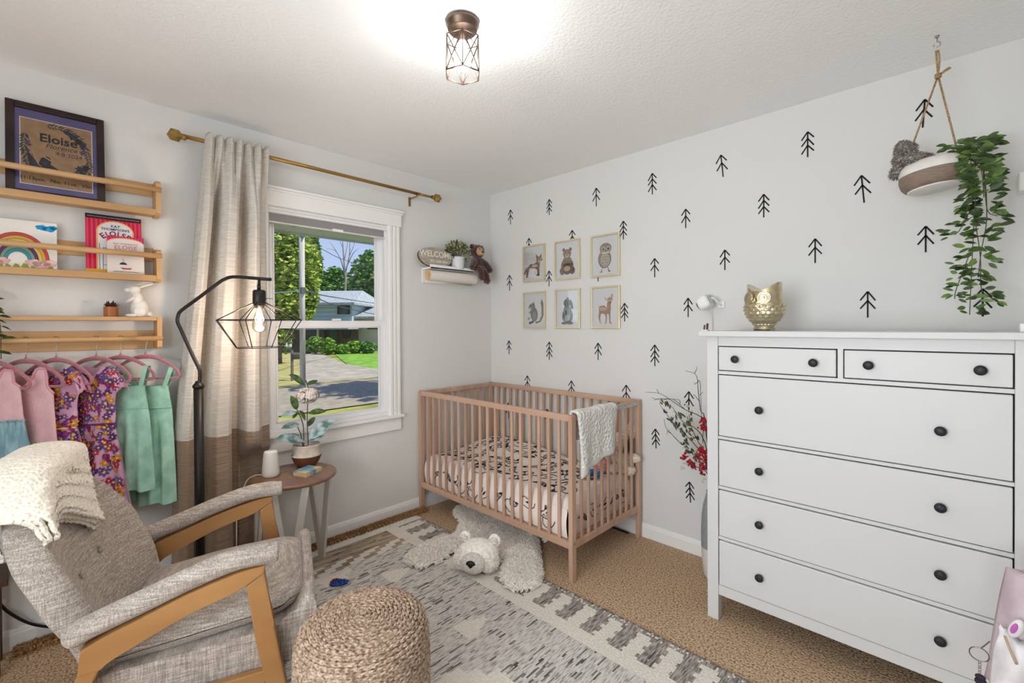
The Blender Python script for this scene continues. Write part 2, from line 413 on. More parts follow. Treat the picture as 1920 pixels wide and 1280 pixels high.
# mattress in a fox-print sheet
SHEET = mat('fox_sheet', 'E9DCD4', rough=.8, bump=.15, bscale=25); INK = mat('sheet_ink', '1E1A1C', rough=.8)
mx0, mx1, my0, my1, mz0, mz1 = .055, 1.345, -.712, -.055, .206, .405
mt = thing('crib_mattress', 'crib mattress in a white sheet printed with black fox outlines', 'mattress', (.7, -.38, mz0))
def mtop(x, y): return mz1 + .022*noise.noise(V(x*2.2+3, y*2.5, 0)) + .055*max(0, (y+.35)/.3)*max(0, 1-((x-.45)/.5)**2)*(1 if y < -.06 else .5) + .008*noise.noise(V(x*9, y*9, 2))
b = MB()
def mtf(u, v):
    x = lerp(mx0, mx1, u); y = lerp(my0, my1, v); e = min(u*(mx1-mx0), (1-u)*(mx1-mx0), v*(my1-my0), (1-v)*(my1-my0)); r = .05
    z = mtop(x, y); 
    if e < r: z -= r*(1-math.sqrt(max(0, 1-((r-e)/r)**2)))*.9
    return V(x, y, z)
b.grid(mtf, 64, 34)
def side(a, c, n):
    def fn(u, v):
        p = Vector(a).lerp(Vector(c), u); uu = (p.x-mx0)/(mx1-mx0); vv = (p.y-my0)/(my1-my0); q = mtf(min(1, max(0, uu)), min(1, max(0, vv))); 
        return V(p.x, p.y, lerp(q.z, mz0, v)) + Vector(n)*(.012*sin(PI*v) + .004*noise.noise(V(p.x*8, p.y*8, v*2)))
    b.grid(fn, 44, 6)
side((mx0, my0, 0), (mx1, my0, 0), (0, -1, 0)); side((mx0, my1, 0), (mx1, my1, 0), (0, 1, 0)); side((mx0, my0, 0), (mx0, my1, 0), (-1, 0, 0)); side((mx1, my0, 0), (mx1, my1, 0), (1, 0, 0))
bmesh.ops.remove_doubles(b.bm, verts=b.bm.verts, dist=.0005)
b.mi = 1
def ontop(x, y): return V(x, y, mtf((x-mx0)/(mx1-mx0), (y-my0)/(my1-my0)).z + .002)
def onfront(x, z): return V(x, my0 - .0165, z)
def onend(y, z): return V(mx1 + .0165, y, z)
def stroke(S, pts, w=.0022):
    q = bez([(x, y, 0) for x, y in pts], 4); b.tube([S(p.x, p.y) for p in q], w, 4, cap=False)
def blob(S, pts):
    vs = [b.v(S(x, y)) for x, y in pts]; b.f(vs)
def fox(S, cx, cy, s, a):
    T = lambda x, y: (cx + s*(x*cos(a)-y*sin(a)), cy + s*(x*sin(a)+y*cos(a)))
    k = R.random()
    if k < .5:      # fox head: pointed ears, mask, nose
        stroke(S, [T(-.5, .1), T(-.45, .55), T(-.15, .3), T(.15, .3), T(.45, .55), T(.5, .1), T(.25, -.25), T(0, -.42), T(-.25, -.25), T(-.5, .1)])
        blob(S, [T(-.44, .5), T(-.4, .2), T(-.18, .3)]); blob(S, [T(.44, .5), T(.18, .3), T(.4, .2)])
        stroke(S, [T(-.45, .05), T(-.2, 0), T(-.06, -.25)], .0015); stroke(S, [T(.45, .05), T(.2, 0), T(.06, -.25)], .0015)
        blob(S, [T(-.06, -.33), T(0, -.42), T(.06, -.33)]); stroke(S, [T(-.25, .02), T(-.18, .06), T(-.1, .0)], .0018); stroke(S, [T(.25, .02), T(.18, .06), T(.1, .0)], .0018)
        stroke(S, [T(-.4, -.1), T(-.7, -.5), T(-.5, -1), T(.1, -1.1), T(.6, -.9)])
    elif k < .8:    # bushy tail with a hatched tip
        stroke(S, [T(-.7, -.3), T(-.2, .25), T(.4, .25), T(.9, -.1), T(.4, -.15), T(-.1, -.05), T(-.7, -.3)])
        blob(S, [T(.5, .2), T(.72, .08), T(.9, -.1), T(.62, -.12), T(.55, .03)])
        for i in range(3): stroke(S, [T(.1+i*.12, .2), T(.16+i*.12, .05), T(.1+i*.12, -.08)], .0016)
    else:           # leaf and curls
        blob(S, [T(-.4, 0), T(-.1, .14), T(.3, .1), T(.5, 0), T(.1, -.1)]); stroke(S, [T(-.9, .2), T(-.5, .5), T(0, .35), T(.4, .6)])
        stroke(S, [T(-.6, -.3), T(0, -.5), T(.6, -.3), T(.8, .1)])
for i in range(8):
    for j in range(5):
        x = lerp(mx0+.08, mx1-.08, (i+.5)/8) + R.uniform(-.03, .03); y = lerp(my0+.06, my1-.05, (j+.5)/5) + R.uniform(-.03, .03)
        fox(lambda p, q: ontop(min(mx1-.01, max(mx0+.01, p)), min(my1-.02, max(my0+.01, q))), x, y, R.uniform(.075, .105), R.uniform(0, 6.28))
for i in range(9): fox(lambda p, q: onfront(min(mx1-.01, max(mx0+.01, p)), min(.37, max(.22, q))), lerp(mx0+.08, mx1-.08, (i+.5)/9), .3+R.uniform(-.02, .03), R.uniform(.05, .07), R.uniform(-1, 1))
for i in range(5): fox(lambda p, q: onend(min(my1-.01, max(my0+.01, p)), min(.37, max(.22, q))), lerp(my0+.06, my1-.06, (i+.5)/5), .3+R.uniform(-.02, .03), R.uniform(.05, .07), R.uniform(-1, 1))
b.build('fitted_sheet', [SHEET, INK], mt, recalc=False)
# baby blanket over the crib's right end rail
BLK = mat('minky_white', 'D9D8D2', 'E6E5E0', 'vor', 60, rough=.95, bump=.9, lo=.1, hi=.6, sheen=.3)
SATIN = mat('satin_grey', 'D4D4D2', rough=.35, bump=.3, bscale=30, sheen=.3)
def blk(u, v):
    y = lerp(-.712, -.335, u); s = (v-.36)*(.50 - .07*u)          # s = cloth length from the top of the rail
    drop = abs(s) - .02; xx = X1 - .014
    k = .012*sin(u*9+1) * max(0, drop/.3) + .008*sin(u*17)*max(0, drop/.3)
    if drop < 0: return V(xx + .023*sin(s/.02*PI/2), y, ZT + .006 + .010*cos(s/.02*PI/2) + .003*sin(u*12))
    sk = .10*(1-u)*max(0, drop/.33) - .02*max(0, drop/.33) if s > 0 else 0
    return V(xx + (.023 + k + .006 if s > 0 else -.021 - abs(k)*.6), y + .012*sin(drop*9+u*3)*(1 if s > 0 else .4) + .02*max(0,drop)*(1-u), ZT + .006 - drop - (sk*.5 if s > 0 else 0) + .004*sin(u*12))
b = MB(); b.sheet(blk, 30, 44, .012, mfn=lambda u, v: 1 if v > .93 else 0)
tag(b.build('baby_blanket', [BLK, SATIN]), 'white dotted minky baby blanket hung over the crib end rail', 'blanket')
# soft toys in the crib
def toy(name, label, cat, loc): return thing(name, label, cat, loc)
PCREAM = mat('plush_cream', 'E2D5C4', 'CDBDAA', 'noise', 90, rough=1, bump=.8, sheen=.4)
PBROWN = mat('plush_brown', '4A2C20', '5E3A2A', 'noise', 90, rough=1, bump=.8, sheen=.3)
t = toy('plush_puppy', 'cream plush puppy with dark brown ears sitting in the crib corner', 'soft toy', (1.320, -0.075, .40))
b = MB(); b.ell((1.320, -0.075, .475), (.055, .055, .085)); b.ell((1.300, -0.105, .60), (.058, .055, .062)); b.ell((1.280, -0.150, .585), (.03, .028, .025)); 
b.ell((1.270, -0.125, .43), (.035, .055, .03)); b.ell((1.370, -0.115, .435), (.035, .055, .03)); b.ell((1.260, -0.085, .50), (.028, .03, .055), Matrix.Rotation(.5, 3, 'Y')); b.ell((1.380, -0.085, .51), (.05, .03, .03)); b.ell((1.350, -0.055, .67), (.03, .022, .06))
b.build('body', PCREAM, t)
for s in (-1, 1):
    b = MB(); b.ell((1.30+s*.055, -.11, .58), (.022, .03, .055), Matrix.Rotation(s*.3, 3, 'Y')); b.build('ear', PBROWN, t)
MB().ell((1.265, -0.177, .592), .009).build('nose', BLACK, t)
t = toy('rag_doll', 'small pink and purple cloth doll lying in the crib by the puppy', 'soft toy', (1.235, -0.225, .40))
b = MB(); b.ell((1.225, -0.215, .465), (.042, .04, .055)); b.build('dress', mat('doll_pink', 'C9727E', 'E3A9A8', 'noise', 60, rough=.9), t)
b = MB(); b.ell((1.225, -0.225, .535), (.033, .033, .036)); b.build('head', mat('doll_skin', 'E2B49C', rough=.8), t)
b = MB(); b.ell((1.215, -0.210, .553), (.037, .037, .033)); b.ell((1.180, -0.215, .51), (.014, .016, .04)); b.build('hair', mat('doll_hair', '5A2A4A', rough=.9), t)
b = MB(); b.ell((1.195, -0.285, .425), (.022, .05, .018)); b.ell((1.255, -0.285, .425), (.02, .05, .018)); b.build('legs', mat('doll_blue', '2F6FA8', rough=.8), t)

# ================================================================ dresser
LACQ = mat('dresser_white', 'D2D2D3', rough=.42, spec=.4); GAP = mat('dresser_inside', '2B2724', rough=.9); KNOB = mat('knob_black', '26262B', rough=.4, bump=.25, bscale=160)
dx0, dx1, dyf, dyb, dz = 2.006, 3.006, -.528, -.03, 1.31
DRS = thing('dresser', 'tall white six drawer dresser with round black knobs', 'dresser', ((dx0+dx1)/2, -.28, 0))
MB().b2((dx0-.028, dyf-.03, dz-.024), (dx1+.028, dyb+.02, dz), bev=.003).build('top_board', LACQ, DRS)
for x in (dx0, dx1-.048):
    for y in (dyf, dyb-.045):
        MB().b2((x, y, 0), (x+.048, y+.045, dz-.024), bev=.002).build('leg', LACQ, DRS)
for x in (dx0+.008, dx1-.024): MB().b2((x, dyf+.04, .11), (x+.016, dyb-.04, dz-.024)).build('side_panel', LACQ, DRS)
MB().b2((dx0+.02, dyb-.03, .11), (dx1-.02, dyb-.022, dz-.024)).build('back_panel', LACQ, DRS)
MB().b2((dx0+.03, dyf+.03, .12), (dx1-.03, dyf+.04, dz-.03)).build('carcass', GAP, DRS)
RY = dyf+.006
for z0, z1 in ((1.243, dz-.024), (1.116, 1.131), (.823, .836), (.597, .611), (.369, .383), (.115, .161)):
    MB().b2((dx0+.048, RY, z0), (dx1-.048, RY+.03, z1), bev=.0015).build('rail', LACQ, DRS)
MB().b2((2.4985, RY, 1.13), (2.5165, RY+.03, 1.245), bev=.0015).build('divider', LACQ, DRS)
def drawer(x0, x1, z0, z1, kx):
    g = .004
    d = MB().b2((x0+g, dyf, z0+g), (x1-g, dyf+.02, z1-g), bev=.003).build('drawer', LACQ, DRS)
    for x in kx:
        k = MB().lathe([(.008, 0), (.007, .008), (.008, .012), (.016, .016), (.0165, .02), (.015, .024), (.008, .027), (0, .028)], (x, dyf, (z0+z1)/2), 24, M=Matrix.Rotation(PI/2, 3, 'X')).build('knob', KNOB, d)
xl, xr = dx0+.048, dx1-.048
drawer(xl, 2.4985, 1.131, 1.243, (2.132, 2.423)); drawer(2.5165, xr, 1.131, 1.243, (2.595, 2.882))
for z0, z1 in ((.836, 1.116), (.611, .823), (.383, .597), (.161, .369)): drawer(xl, xr, z0, z1, (2.228, 2.788))
# mercury glass owl
OWL = mat('mercury_glass', 'C4B692', 'D6CAAC', 'noise', 60, rough=.24, metal=.88)
ow = thing('owl_figurine', 'silvery gold glass owl jar standing on the dresser', 'figurine', (2.182, -.3, dz), rot=-.25)
b = MB()
def owlprof(z):
    return pl(z, [(0, .045), (.012, .047), (.016, .043), (.03, .046), (.05, .066), (.075, .081), (.1, .087), (.125, .086), (.15, .078), (.165, .073), (.18, .0715), (.19, .0705), (.1935, .066), (.197, .055), (.2, .042), (.203, .022), (.205, 0)])
zs = [0, .006, .012, .016, .022, .03, .04, .05, .0625, .075, .0875, .1, .1125, .125, .1375, .15, .1575, .165, .1725, .18, .186, .192, .197, .201, .205]
def owlf(u, v):
    z = pl(v, [(i/(len(zs)-1), q) for i, q in enumerate(zs)]); a = 2*PI*u; r = owlprof(z)
    if .025 < z < .118:        # overlapping feather scales
        row = (z-.025)/.0165; fr = row - math.floor(row); k = (a/(2*PI)*16 + .5*(math.floor(row) % 2)); k = k - math.floor(k)
        r += .0065*(1-fr)*math.sqrt(max(0, 1-(2*k-1)**2))
    p = V(r*cos(a), r*.86*sin(a), z)
    if z > .15:               # ear tufts rise left and right, saddle between
        t = sm(min(1, (z-.15)/.035)); e = min(1.1, abs(p.x)/.066); p.z = min(p.z, .186) + t*(.031*e**2.0 - .004*(1-e)) ; p.x *= 1 + .05*t*e
    return p
b.grid(owlf, 128, 130, closed=True); b.f([b.v((.045*cos(2*PI*j/30), .039*sin(2*PI*j/30), 0)) for j in range(30)][::-1])
b.build('body', OWL, ow, world=False)
for s in (-1, 1):
    b = MB(); M = Matrix.Rotation(s*.42, 3, 'Z') @ Matrix.Rotation(PI/2-.06, 3, 'X')
    c = V(s*.035, -.0635, .150)
    b.lathe([(.029, -.008), (.029, .003), (.027, .006), (.024, .003), (.022, .003), (.020, .006), (.018, .003), (.014, .003), (.012, .006), (.009, .003), (.005, .005), (0, .007)], c, 32, M=M); b.build('eye', OWL, ow, world=False)
b = MB(); b.ell((0, -.073, .140), (.006, .009, .014)); b.build('beak', OWL, ow, world=False)
b = MB(); b.lathe([(.044, 0), (.044, .005)], (0, 0, -.0005), 30); b.build('foot_rim', mat('owl_dark', '3A2F22', rough=.4), ow, world=False)
# nursery camera on the wall and its cable
t = thing('baby_camera', 'white baby monitor camera on a wall bracket left of the owl', 'camera', (1.84, 0, 1.45))
ax = V(-.82, .10, -.42).normalized(); fa, fb_ = frame(ax); M = Matrix((ax, fb_, fa*-1)).transposed(); M = Matrix((ax, frame(ax)[0], ax.cross(frame(ax)[0]))).transposed(); c = V(1.822, -.08, 1.462)
b = MB(); b.box(c, (.07, .075, .075), M, bev=.022, seg=5); b.build('housing', WHITE, t)
b = MB(); b.lathe([(.024, 0), (.025, .004), (.02, .006), (0, .005)], c + ax*.034, 24, M=Matrix((frame(ax)[0], frame(ax)[1], ax)).transposed()); b.build('lens_ring', BLACK, t)
b = MB(); b.tube(bez([c - ax*.03, c - ax*.05 + V(0, .01, 0), (1.885, -.03, 1.452), (1.885, -.004, 1.45)], 5), .007, 10); b.box((1.885, -.006, 1.45), (.036, .012, .036), bev=.004); b.build('bracket', WHITE, t)
b = MB(); b.box(c - ax*.042, (.005, .04, .045), M, bev=.002); b.build('back_clip', mat('clip_grey', 'B5B3B1', rough=.3, metal=.3), t)
b = MB(); b.tube(bez([(1.835, -.05, 1.425), (1.838, -.02, 1.38), (1.836, -.012, 1.30), (1.826, -.008, 1.18), (1.818, -.008, 1.0), (1.828, -.008, .85), (1.85, -.012, .7)], 6), .0022, 6)
tag(b.build('power_cord', mat('cord_white', 'DAD8D6', rough=.5)), 'thin white cord running down the wall from the baby camera', 'cord')
# slim upright things at the dresser's front left corner
t = thing('card_holder', 'tiny clear holder with thin brown and grey cards on the dresser front left corner', 'card holder', (1.985, -.49, dz))
MB().b2((1.972, -.505, dz), (2.0, -.475, dz+.006), bev=.002).build('holder_base', WHITE, t)
b = MB(); b.box((1.9925, -.488, dz+.019), (.0035, .018, .032), Matrix.Rotation(.08, 3, 'Y')); b.build('brown_card', mat('card_brown', '6B4028', rough=.6), t)
b = MB(); b.box((1.979, -.488, dz+.016), (.003, .016, .024), Matrix.Rotation(.12, 3, 'Y')); b.build('grey_card', mat('card_grey', '6E7470', rough=.6), t)
tag(base(MB().b2((2.972, -.47, dz), (3.03, -.40, dz+.028), bev=.003).build('white_box', WHITE), (3.0, -.43, dz)), 'small white box at the right end of the dresser top', 'box')
# ================================================================ arrow tree decals on the tree wall
DEC = mat('decal_black', '121214', rough=.7)
DL = [  # x, tip z, length, chevrons, lean, label
 (.236, 2.275, .117, 2, 0, 'black arrow tree decal in the top row, first from the room corner'),
 (.642, 2.280, .115, 3, 0, 'black three tier tree decal in the top row, second from the room corner'),
 (1.058, 2.276, .124, 2, 0, 'black arrow tree decal in the top row, third from the room corner'),
 (.436, 2.018, .120, 2, 0, 'black tree decal whose tip rises above the fox picture'),
 (.853, 2.018, .114, 2, 0, 'black tree decal whose tip rises above the bear cub picture'),
 (1.266, 2.016, .118, 3, 0, 'black tree decal at the upper right corner of the owlet picture'),
 (1.484, 1.749, .114, 2, 0, 'black two tier tree decal alone on the wall right of the owlet picture'),
 (.221, 1.748, .126, 2, 0, 'black tree decal left of the fox picture, near the room corner'),
 (.637, 1.747, .115, 2, 0, 'black tree decal between the fox and bear cub pictures'),
 (1.070, 1.756, .118, 2, 0, 'black tree decal mostly hidden behind the owlet picture'),
 (1.273, 1.480, .117, 3, 0, 'black tree decal at the right edge of the fawn picture'),
 (.211, 1.215, .108, 2, 0, 'black tree decal below the squirrel picture, closest to the room corner'),
 (.636, 1.213, .132, 3, 0, 'black three tier tree decal on the wall below the squirrel picture'),
 (1.068, 1.216, .116, 2, 0, 'black two tier tree decal on the wall below the fawn picture'),
 (1.483, 1.213, .130, 3, 0, 'black three tier tree decal below and right of the fawn picture'),
 (1.470, 2.279, .129, 3, 0, 'black three tier tree decal in the top row, fourth from the room corner'),
 (1.882, 2.284, .123, 2, .1, 'black leaning tree decal in the top row, fifth from the room corner'),
 (2.297, 2.289, .123, 3, 0, 'black three tier tree decal highest on the wall, sixth in the top row'),
 (1.681, 2.019, .110, 2, 0, 'black two tier tree decal in the second row, above and right of the owlet picture'),
 (2.099, 2.021, .120, 3, 0, 'black three tier tree decal high above the glass owl'),
 (1.902, 1.752, .110, 2, 0, 'black two tier tree decal above the baby monitor camera'),
 (2.328, 1.756, .117, 2, 0, 'black two tier tree decal to the upper right of the glass owl'),
 (1.694, 1.494, .110, 2, 0, 'black tree decal touching the left side of the baby monitor camera'),
 (2.728, 2.299, .117, 2, -.06, 'black tree decal behind the rope of the hanging planter'),
 (2.510, 2.024, .126, 2, .08, 'black leaning tree decal just left of the hanging planter bowl'),
 (2.731, 1.755, .110, 2, 0, 'black tree decal below the hanging planter bowl'),
 (2.533, 1.486, .118, 2, 0, 'black tree decal just above the dresser top, right of the owl'),
 (2.902, 1.476, .110, 2, 0, 'black tree decal behind the tip of the trailing vine'),
 (.412, .944, .126, 2, 0, 'black tree decal at the crib back rail near the room corner'),
 (.840, .939, .115, 2, 0, 'black tree decal at the middle of the crib back rail'),
 (1.283, .946, .131, 2, 0, 'black tree decal at the right end of the crib back rail'),
 (1.697, .944, .118, 2, 0, 'black tree decal behind the white berry sprigs of the branches'),
 (1.485, .691, .119, 3, .04, 'black tree decal right of the crib, beside the branch tips'),
 (1.699, .411, .118, 3, .05, 'lowest black tree decal, left of the floor vase'),
 (.201, .708, .126, 2, 0, 'black tree decal behind the crib slats nearest the room corner'),
 (.614, .707, .120, 2, 0, 'black tree decal behind the middle crib slats'),
]
for x, zt, h, n, ln, lb in DL:
    b = MB(); k = h*1.0; S = V(0, 1, 0); w = .0064
    tip = V(0, 0, 0); bot = V(ln*k, 0, -k)
    def seg(a, c): b.bar(a, c, w, .0012, up=(0, 1, 0))
    seg(tip + V(0, 0, 0), bot)
    for i in range(n):
        t = i*(.27 if n == 3 else .36); p = tip.lerp(bot, t) + V(0, 0, .002); sp = k*(.215 if n == 3 else .235)
        for s in (-1, 1): seg(p, p + V(s*sp + ln*.2*k, 0, -sp*1.38 + R.uniform(-.004, .004)))
    o = b.build('tree_decal', DEC); o.location = (x, -.0009, zt); tag(o, lb, 'wall decal', 'arrow tree decals on the wall')

# ================================================================ six animal prints in brass frames
FRM = mat('champagne_frame', 'DCCFAC', rough=.3, metal=.45); PAPER = mat('print_paper', 'E9E8E8', rough=.7); PGLASS = glassmat('picture_glass', 'FFFFFF', .9)
def art(cols):   # palette of inks
    return [mat('ink_'+c, c, rough=.8) for c in cols]
FUR = {'fox': art(('8A6A52', 'A9846A', '4A3A30', 'D8C4B0')), 'bear': art(('7A6250', '97806C', '463830', 'C9B6A2')), 'owl': art(('9A8B7C', 'C4B8AC', '3A3330', 'E4DCD2')), 'squirrel': art(('77706C', '96908C', '3E3A38', 'C6C0BA')), 'rabbit': art(('6F7370', '8E918E', '3A3C3C', 'B4B6B2')), 'fawn': art(('B0907C', 'CDB09C', '5A443A', 'E6D2C4'))}
def E_(cx, cy, rx, ry, a=0, n=22): return [(cx + rx*cos(t)*cos(a) - ry*sin(t)*sin(a), cy + rx*cos(t)*sin(a) + ry*sin(t)*cos(a)) for t in [2*PI*i/n for i in range(n)]]
ART = {   # (ink index, outline) in a 1 x 1.2 field centred at 0
 'fox': [(0, [(-.42, -.42), (-.46, -.5), (-.34, -.5), (-.3, -.25), (-.24, -.12), (.02, -.14), (.16, -.2), (.2, -.42), (.14, -.47), (.3, -.47), (.3, -.2), (.32, .02), (.36, .1), (.18, .12), (.02, .04), (-.2, .04), (-.36, -.08), (-.42, -.2)]), (0, [(-.4, -.05), (-.56, -.3), (-.6, -.44), (-.5, -.36), (-.38, -.16)]), (2, [(-.46, -.5), (-.34, -.5), (-.34, -.36), (-.42, -.36)]), (2, [(.14, -.47), (.3, -.47), (.29, -.34), (.2, -.34)]),
    (1, E_(.28, .2, .16, .13)), (0, [(.14, .24), (.1, .46), (.24, .32)]), (0, [(.3, .32), (.42, .44), (.42, .24)]), (3, [(.2, .14), (.42, .16), (.38, .1), (.28, .06)]), (2, E_(.44, .17, .03, .025)), (2, E_(.3, .22, .018, .018)), (3, E_(.05, -.04, .16, .05))],
 'bear': [(0, E_(0, -.18, .3, .33)), (1, E_(0, .02, .22, .18)), (0, E_(-.24, -.36, .13, .15)), (0, E_(.24, -.36, .13, .15)), (1, E_(.0, .3, .2, .18)), (0, E_(-.16, .46, .07, .07)), (0, E_(.16, .46, .07, .07)), (3, E_(0, .23, .1, .08)), (2, E_(0, .26, .035, .025)), (2, E_(-.08, .34, .02, .02)), (2, E_(.08, .34, .02, .02)), (2, E_(0, -.12, .2, .05)), (3, E_(0, -.28, .16, .1))],
 'owl': [(0, E_(-.02, -.06, .28, .34)), (1, E_(-.0, -.1, .2, .25)), (0, E_(.02, .32, .25, .2)), (1, E_(-.07, .3, .1, .1)), (1, E_(.13, .3, .1, .1)), (2, E_(-.07, .3, .045, .045)), (2, E_(.13, .3, .045, .045)), (3, E_(-.06, .315, .012, .012)), (2, [(.01, .27), (.06, .27), (.035, .2)]), (3, E_(.02, .16, .2, .03)), (2, [(-.12, -.36), (-.1, -.36), (-.16, -.5), (-.26, -.54), (-.17, -.53), (-.14, -.56), (-.13, -.5)]), (2, [(.1, -.36), (.12, -.36), (.17, -.5), (.26, -.52), (.19, -.53), (.16, -.56), (.14, -.5)])]
   + [(0, E_(-.1 + .1*(i % 3), -.28 + .1*(i//3), .03, .012)) for i in range(12)],
 'squirrel': [(0, E_(0, -.1, .2, .3, .15)), (1, E_(.02, -.18, .12, .18)), (0, E_(-.12, .22, .18, .13, .3)), (0, [(-.06, .32), (-.02, .46), (.04, .28)]), (0, [(.06, -.42), (.3, -.38), (.44, -.16), (.42, .12), (.36, .34), (.42, .52), (.5, .36), (.54, .1), (.5, -.2), (.36, -.42), (.1, -.5)]), (1, [(.2, -.38), (.4, -.2), (.4, .1), (.44, .1), (.46, -.2)]), (2, E_(-.14, .25, .025, .025)), (2, E_(-.29, .17, .02, .02)), (3, E_(-.2, .14, .07, .04)), (0, E_(-.2, .0, .1, .035, .6)), (2, [(-.3, -.44), (-.02, -.36), (.0, -.44), (-.26, -.54)]), (0, E_(-.3, -.28, .08, .03, .6))],
 'rabbit': [(0, E_(0, -.22, .26, .32)), (1, E_(0, -.02, .2, .22)), (0, E_(-.02, .28, .17, .16)), (0, [(.06, .36), (.16, .42), (.26, .26), (.28, .06), (.22, .04), (.14, .2)]), (1, [(-.08, .42), (.0, .52), (.1, .46), (.08, .38)]), (2, E_(.0, .3, .02, .02)), (2, E_(-.14, .24, .02, .015)), (0, E_(-.16, -.5, .14, .05)), (0, E_(.14, -.5, .14, .05)), (2, E_(-.06, -.1, .03, .12)), (3, E_(0, -.3, .12, .12))],
 'fawn': [(0, [(-.26, .1), (-.06, .14), (.06, .06), (.14, .16), (.2, .2), (.24, .02), (.2, -.16), (.06, -.2), (-.18, -.16), (-.28, -.06)]), (0, [(-.26, -.06), (-.3, -.3), (-.24, -.48), (-.16, -.54), (-.21, -.44), (-.22, -.3), (-.16, -.1)]), (0, [(-.06, -.14), (.02, -.3), (.0, -.5), (-.04, -.54), (.04, -.53), (.07, -.3), (.06, -.12)]), (0, [(.12, -.1), (.16, -.3), (.18, -.52), (.3, -.54), (.23, -.48), (.21, -.3), (.22, -.08)]), (0, [(.06, .1), (.1, .3), (.2, .34), (.24, .2), (.22, .08)]), (1, E_(.2, .34, .11, .09)), (1, [(.08, .36), (-.06, .46), (.02, .32), (.1, .3)]), (1, [(.22, .4), (.26, .56), (.34, .5), (.3, .36)]), (2, E_(.22, .24, .03, .03)), (2, E_(.16, .36, .018, .018)), (2, E_(.26, .36, .018, .018)), (1, E_(-.1, .0, .16, .06))] + [(3, E_(-.2 + .07*i, .03 + .04*(i % 2), .014, .012)) for i in range(6)],
}
def framed(kind, lb, x0, zt):
    w, h, d, fw = .226, .284, .017, .012
    t = thing('framed_print', lb, 'picture', (x0 + w/2, 0, zt - h/2), group='six brass framed animal prints')
    b = MB()
    b.b2((x0, -d, zt-h), (x0+fw, -.001, zt), bev=.0015); b.b2((x0+w-fw, -d, zt-h), (x0+w, -.001, zt), bev=.0015); b.b2((x0+fw, -d, zt-fw), (x0+w-fw, -.001, zt), bev=.0015); b.b2((x0+fw, -d, zt-h), (x0+w-fw, -.001, zt-h+fw), bev=.0015)
    b.build('frame', FRM, t)
    p = MB().b2((x0+fw, -.0075, zt-h+fw), (x0+w-fw, -.003, zt-fw)).build('print_sheet', PAPER, t)
    b = MB(); s = .185; c = V(x0+w/2, 0, zt-h/2-.012)
    for i, (m, pts) in enumerate(ART[kind]):
        b.mi = m; y = -.0077 - .00006*i
        b.f([b.v((c.x + px*s, y, c.z + py*s)) for px, py in pts])
        if m < 2 and len(pts) > 9:      # sketched fur strokes along each patch
            mx = sum(q[0] for q in pts)/len(pts); my = sum(q[1] for q in pts)/len(pts)
            for _ in range(26):
                q = R.choice(pts); u = math.sqrt(R.random())*.94; px = lerp(mx, q[0], u); py = lerp(my, q[1], u); a = R.uniform(-1.9, -1.1); l = R.uniform(.03, .06)
                b.mi = R.choice((2, 3, 1-m, m)); yy = -.0085 - .00002*_
                b.f([b.v((c.x + X*s, yy, c.z + Y*s)) for X, Y in ((px-.004, py), (px+.004, py), (px + l*cos(a), py + l*sin(a)))])
    b.build('animal_drawing', FUR[kind], p, recalc=False)
    MB().b2((x0+fw*.6, -.0125, zt-h+fw*.6), (x0+w-fw*.6, -.0115, zt-fw*.6)).build('glass', PGLASS, t)
framed('fox', 'brass framed print of a brown fox, upper left of the six', .380, 1.960)
framed('bear', 'brass framed print of a sitting bear cub, upper middle of the six', .699, 1.954)
framed('owl', 'brass framed print of a small standing owl, upper right of the six', 1.018, 1.950)
framed('squirrel', 'brass framed print of a grey squirrel, lower left of the six', .379, 1.600)
framed('rabbit', 'brass framed print of an upright rabbit, lower middle of the six', .699, 1.602)
framed('fawn', 'brass framed print of a standing fawn, lower right of the six', 1.018, 1.602)

# ================================================================ curtain rod and curtain
rd = thing('curtain_rod', 'brass curtain rod with faceted knob ends above the window', 'curtain rod', (.1, -1.4, 2.275))
RX, RZ = .1, 2.277
b = MB(); b.tube([(RX, -2.17, RZ+.003), (RX, -.78, RZ-.004)], .0105, 14); b.tube([(RX, -.80, RZ-.004), (RX, -.655, RZ-.004)], .0085, 14); b.build('rod', BRASS, rd)
for y, s in ((-2.195, -1), (-.628, 1)):
    b = MB(); bmesh.ops.create_icosphere(b.bm, subdivisions=1, radius=.034, matrix=Matrix.Translation((RX, y, RZ-.002)) @ Matrix.Rotation(.5, 4, 'X') @ Matrix.Rotation(.4, 4, 'Z'))
    b.tube([(RX, y - s*.02, RZ-.002), (RX, y - s*.045, RZ-.002)], .014, 12); b.build('finial', mat('finial_brass', 'A08248', rough=.5, metal=.8), rd)
for y in (-.80, -2.045):
    b = MB(); b.b2((0, y-.009, RZ-.075), (.004, y+.009, RZ-.01), bev=.001); b.tube([(.002, y, RZ-.022), (RX, y, RZ-.022), (RX, y, RZ-.012)], .005, 8); b.tube([(RX+.012*sin(q), y, RZ-.004-.013*cos(q)) for q in [i*.3-1.5 for i in range(11)]], .0035, 6); b.build('bracket', BRASS, rd)
CUR = mat('curtain_linen', 'B8B1A8', 'CFC9C0', 'noise', 90, rough=.9, stretch=(.25, .1, 3), bump=.25, lo=.35, hi=.65, sheen=.2)
TAU = mat('curtain_taupe', '7F6A58', '9B8672', 'noise', 90, rough=.9, stretch=(.25, .1, 3), bump=.25, lo=.35, hi=.65, sheen=.2)
LIN = mat('curtain_lining', 'D6D6D6', rough=.85)
ct = thing('curtain', 'off white linen curtain with taupe lower band gathered left of the window', 'curtain', (.1, -1.97, 0))
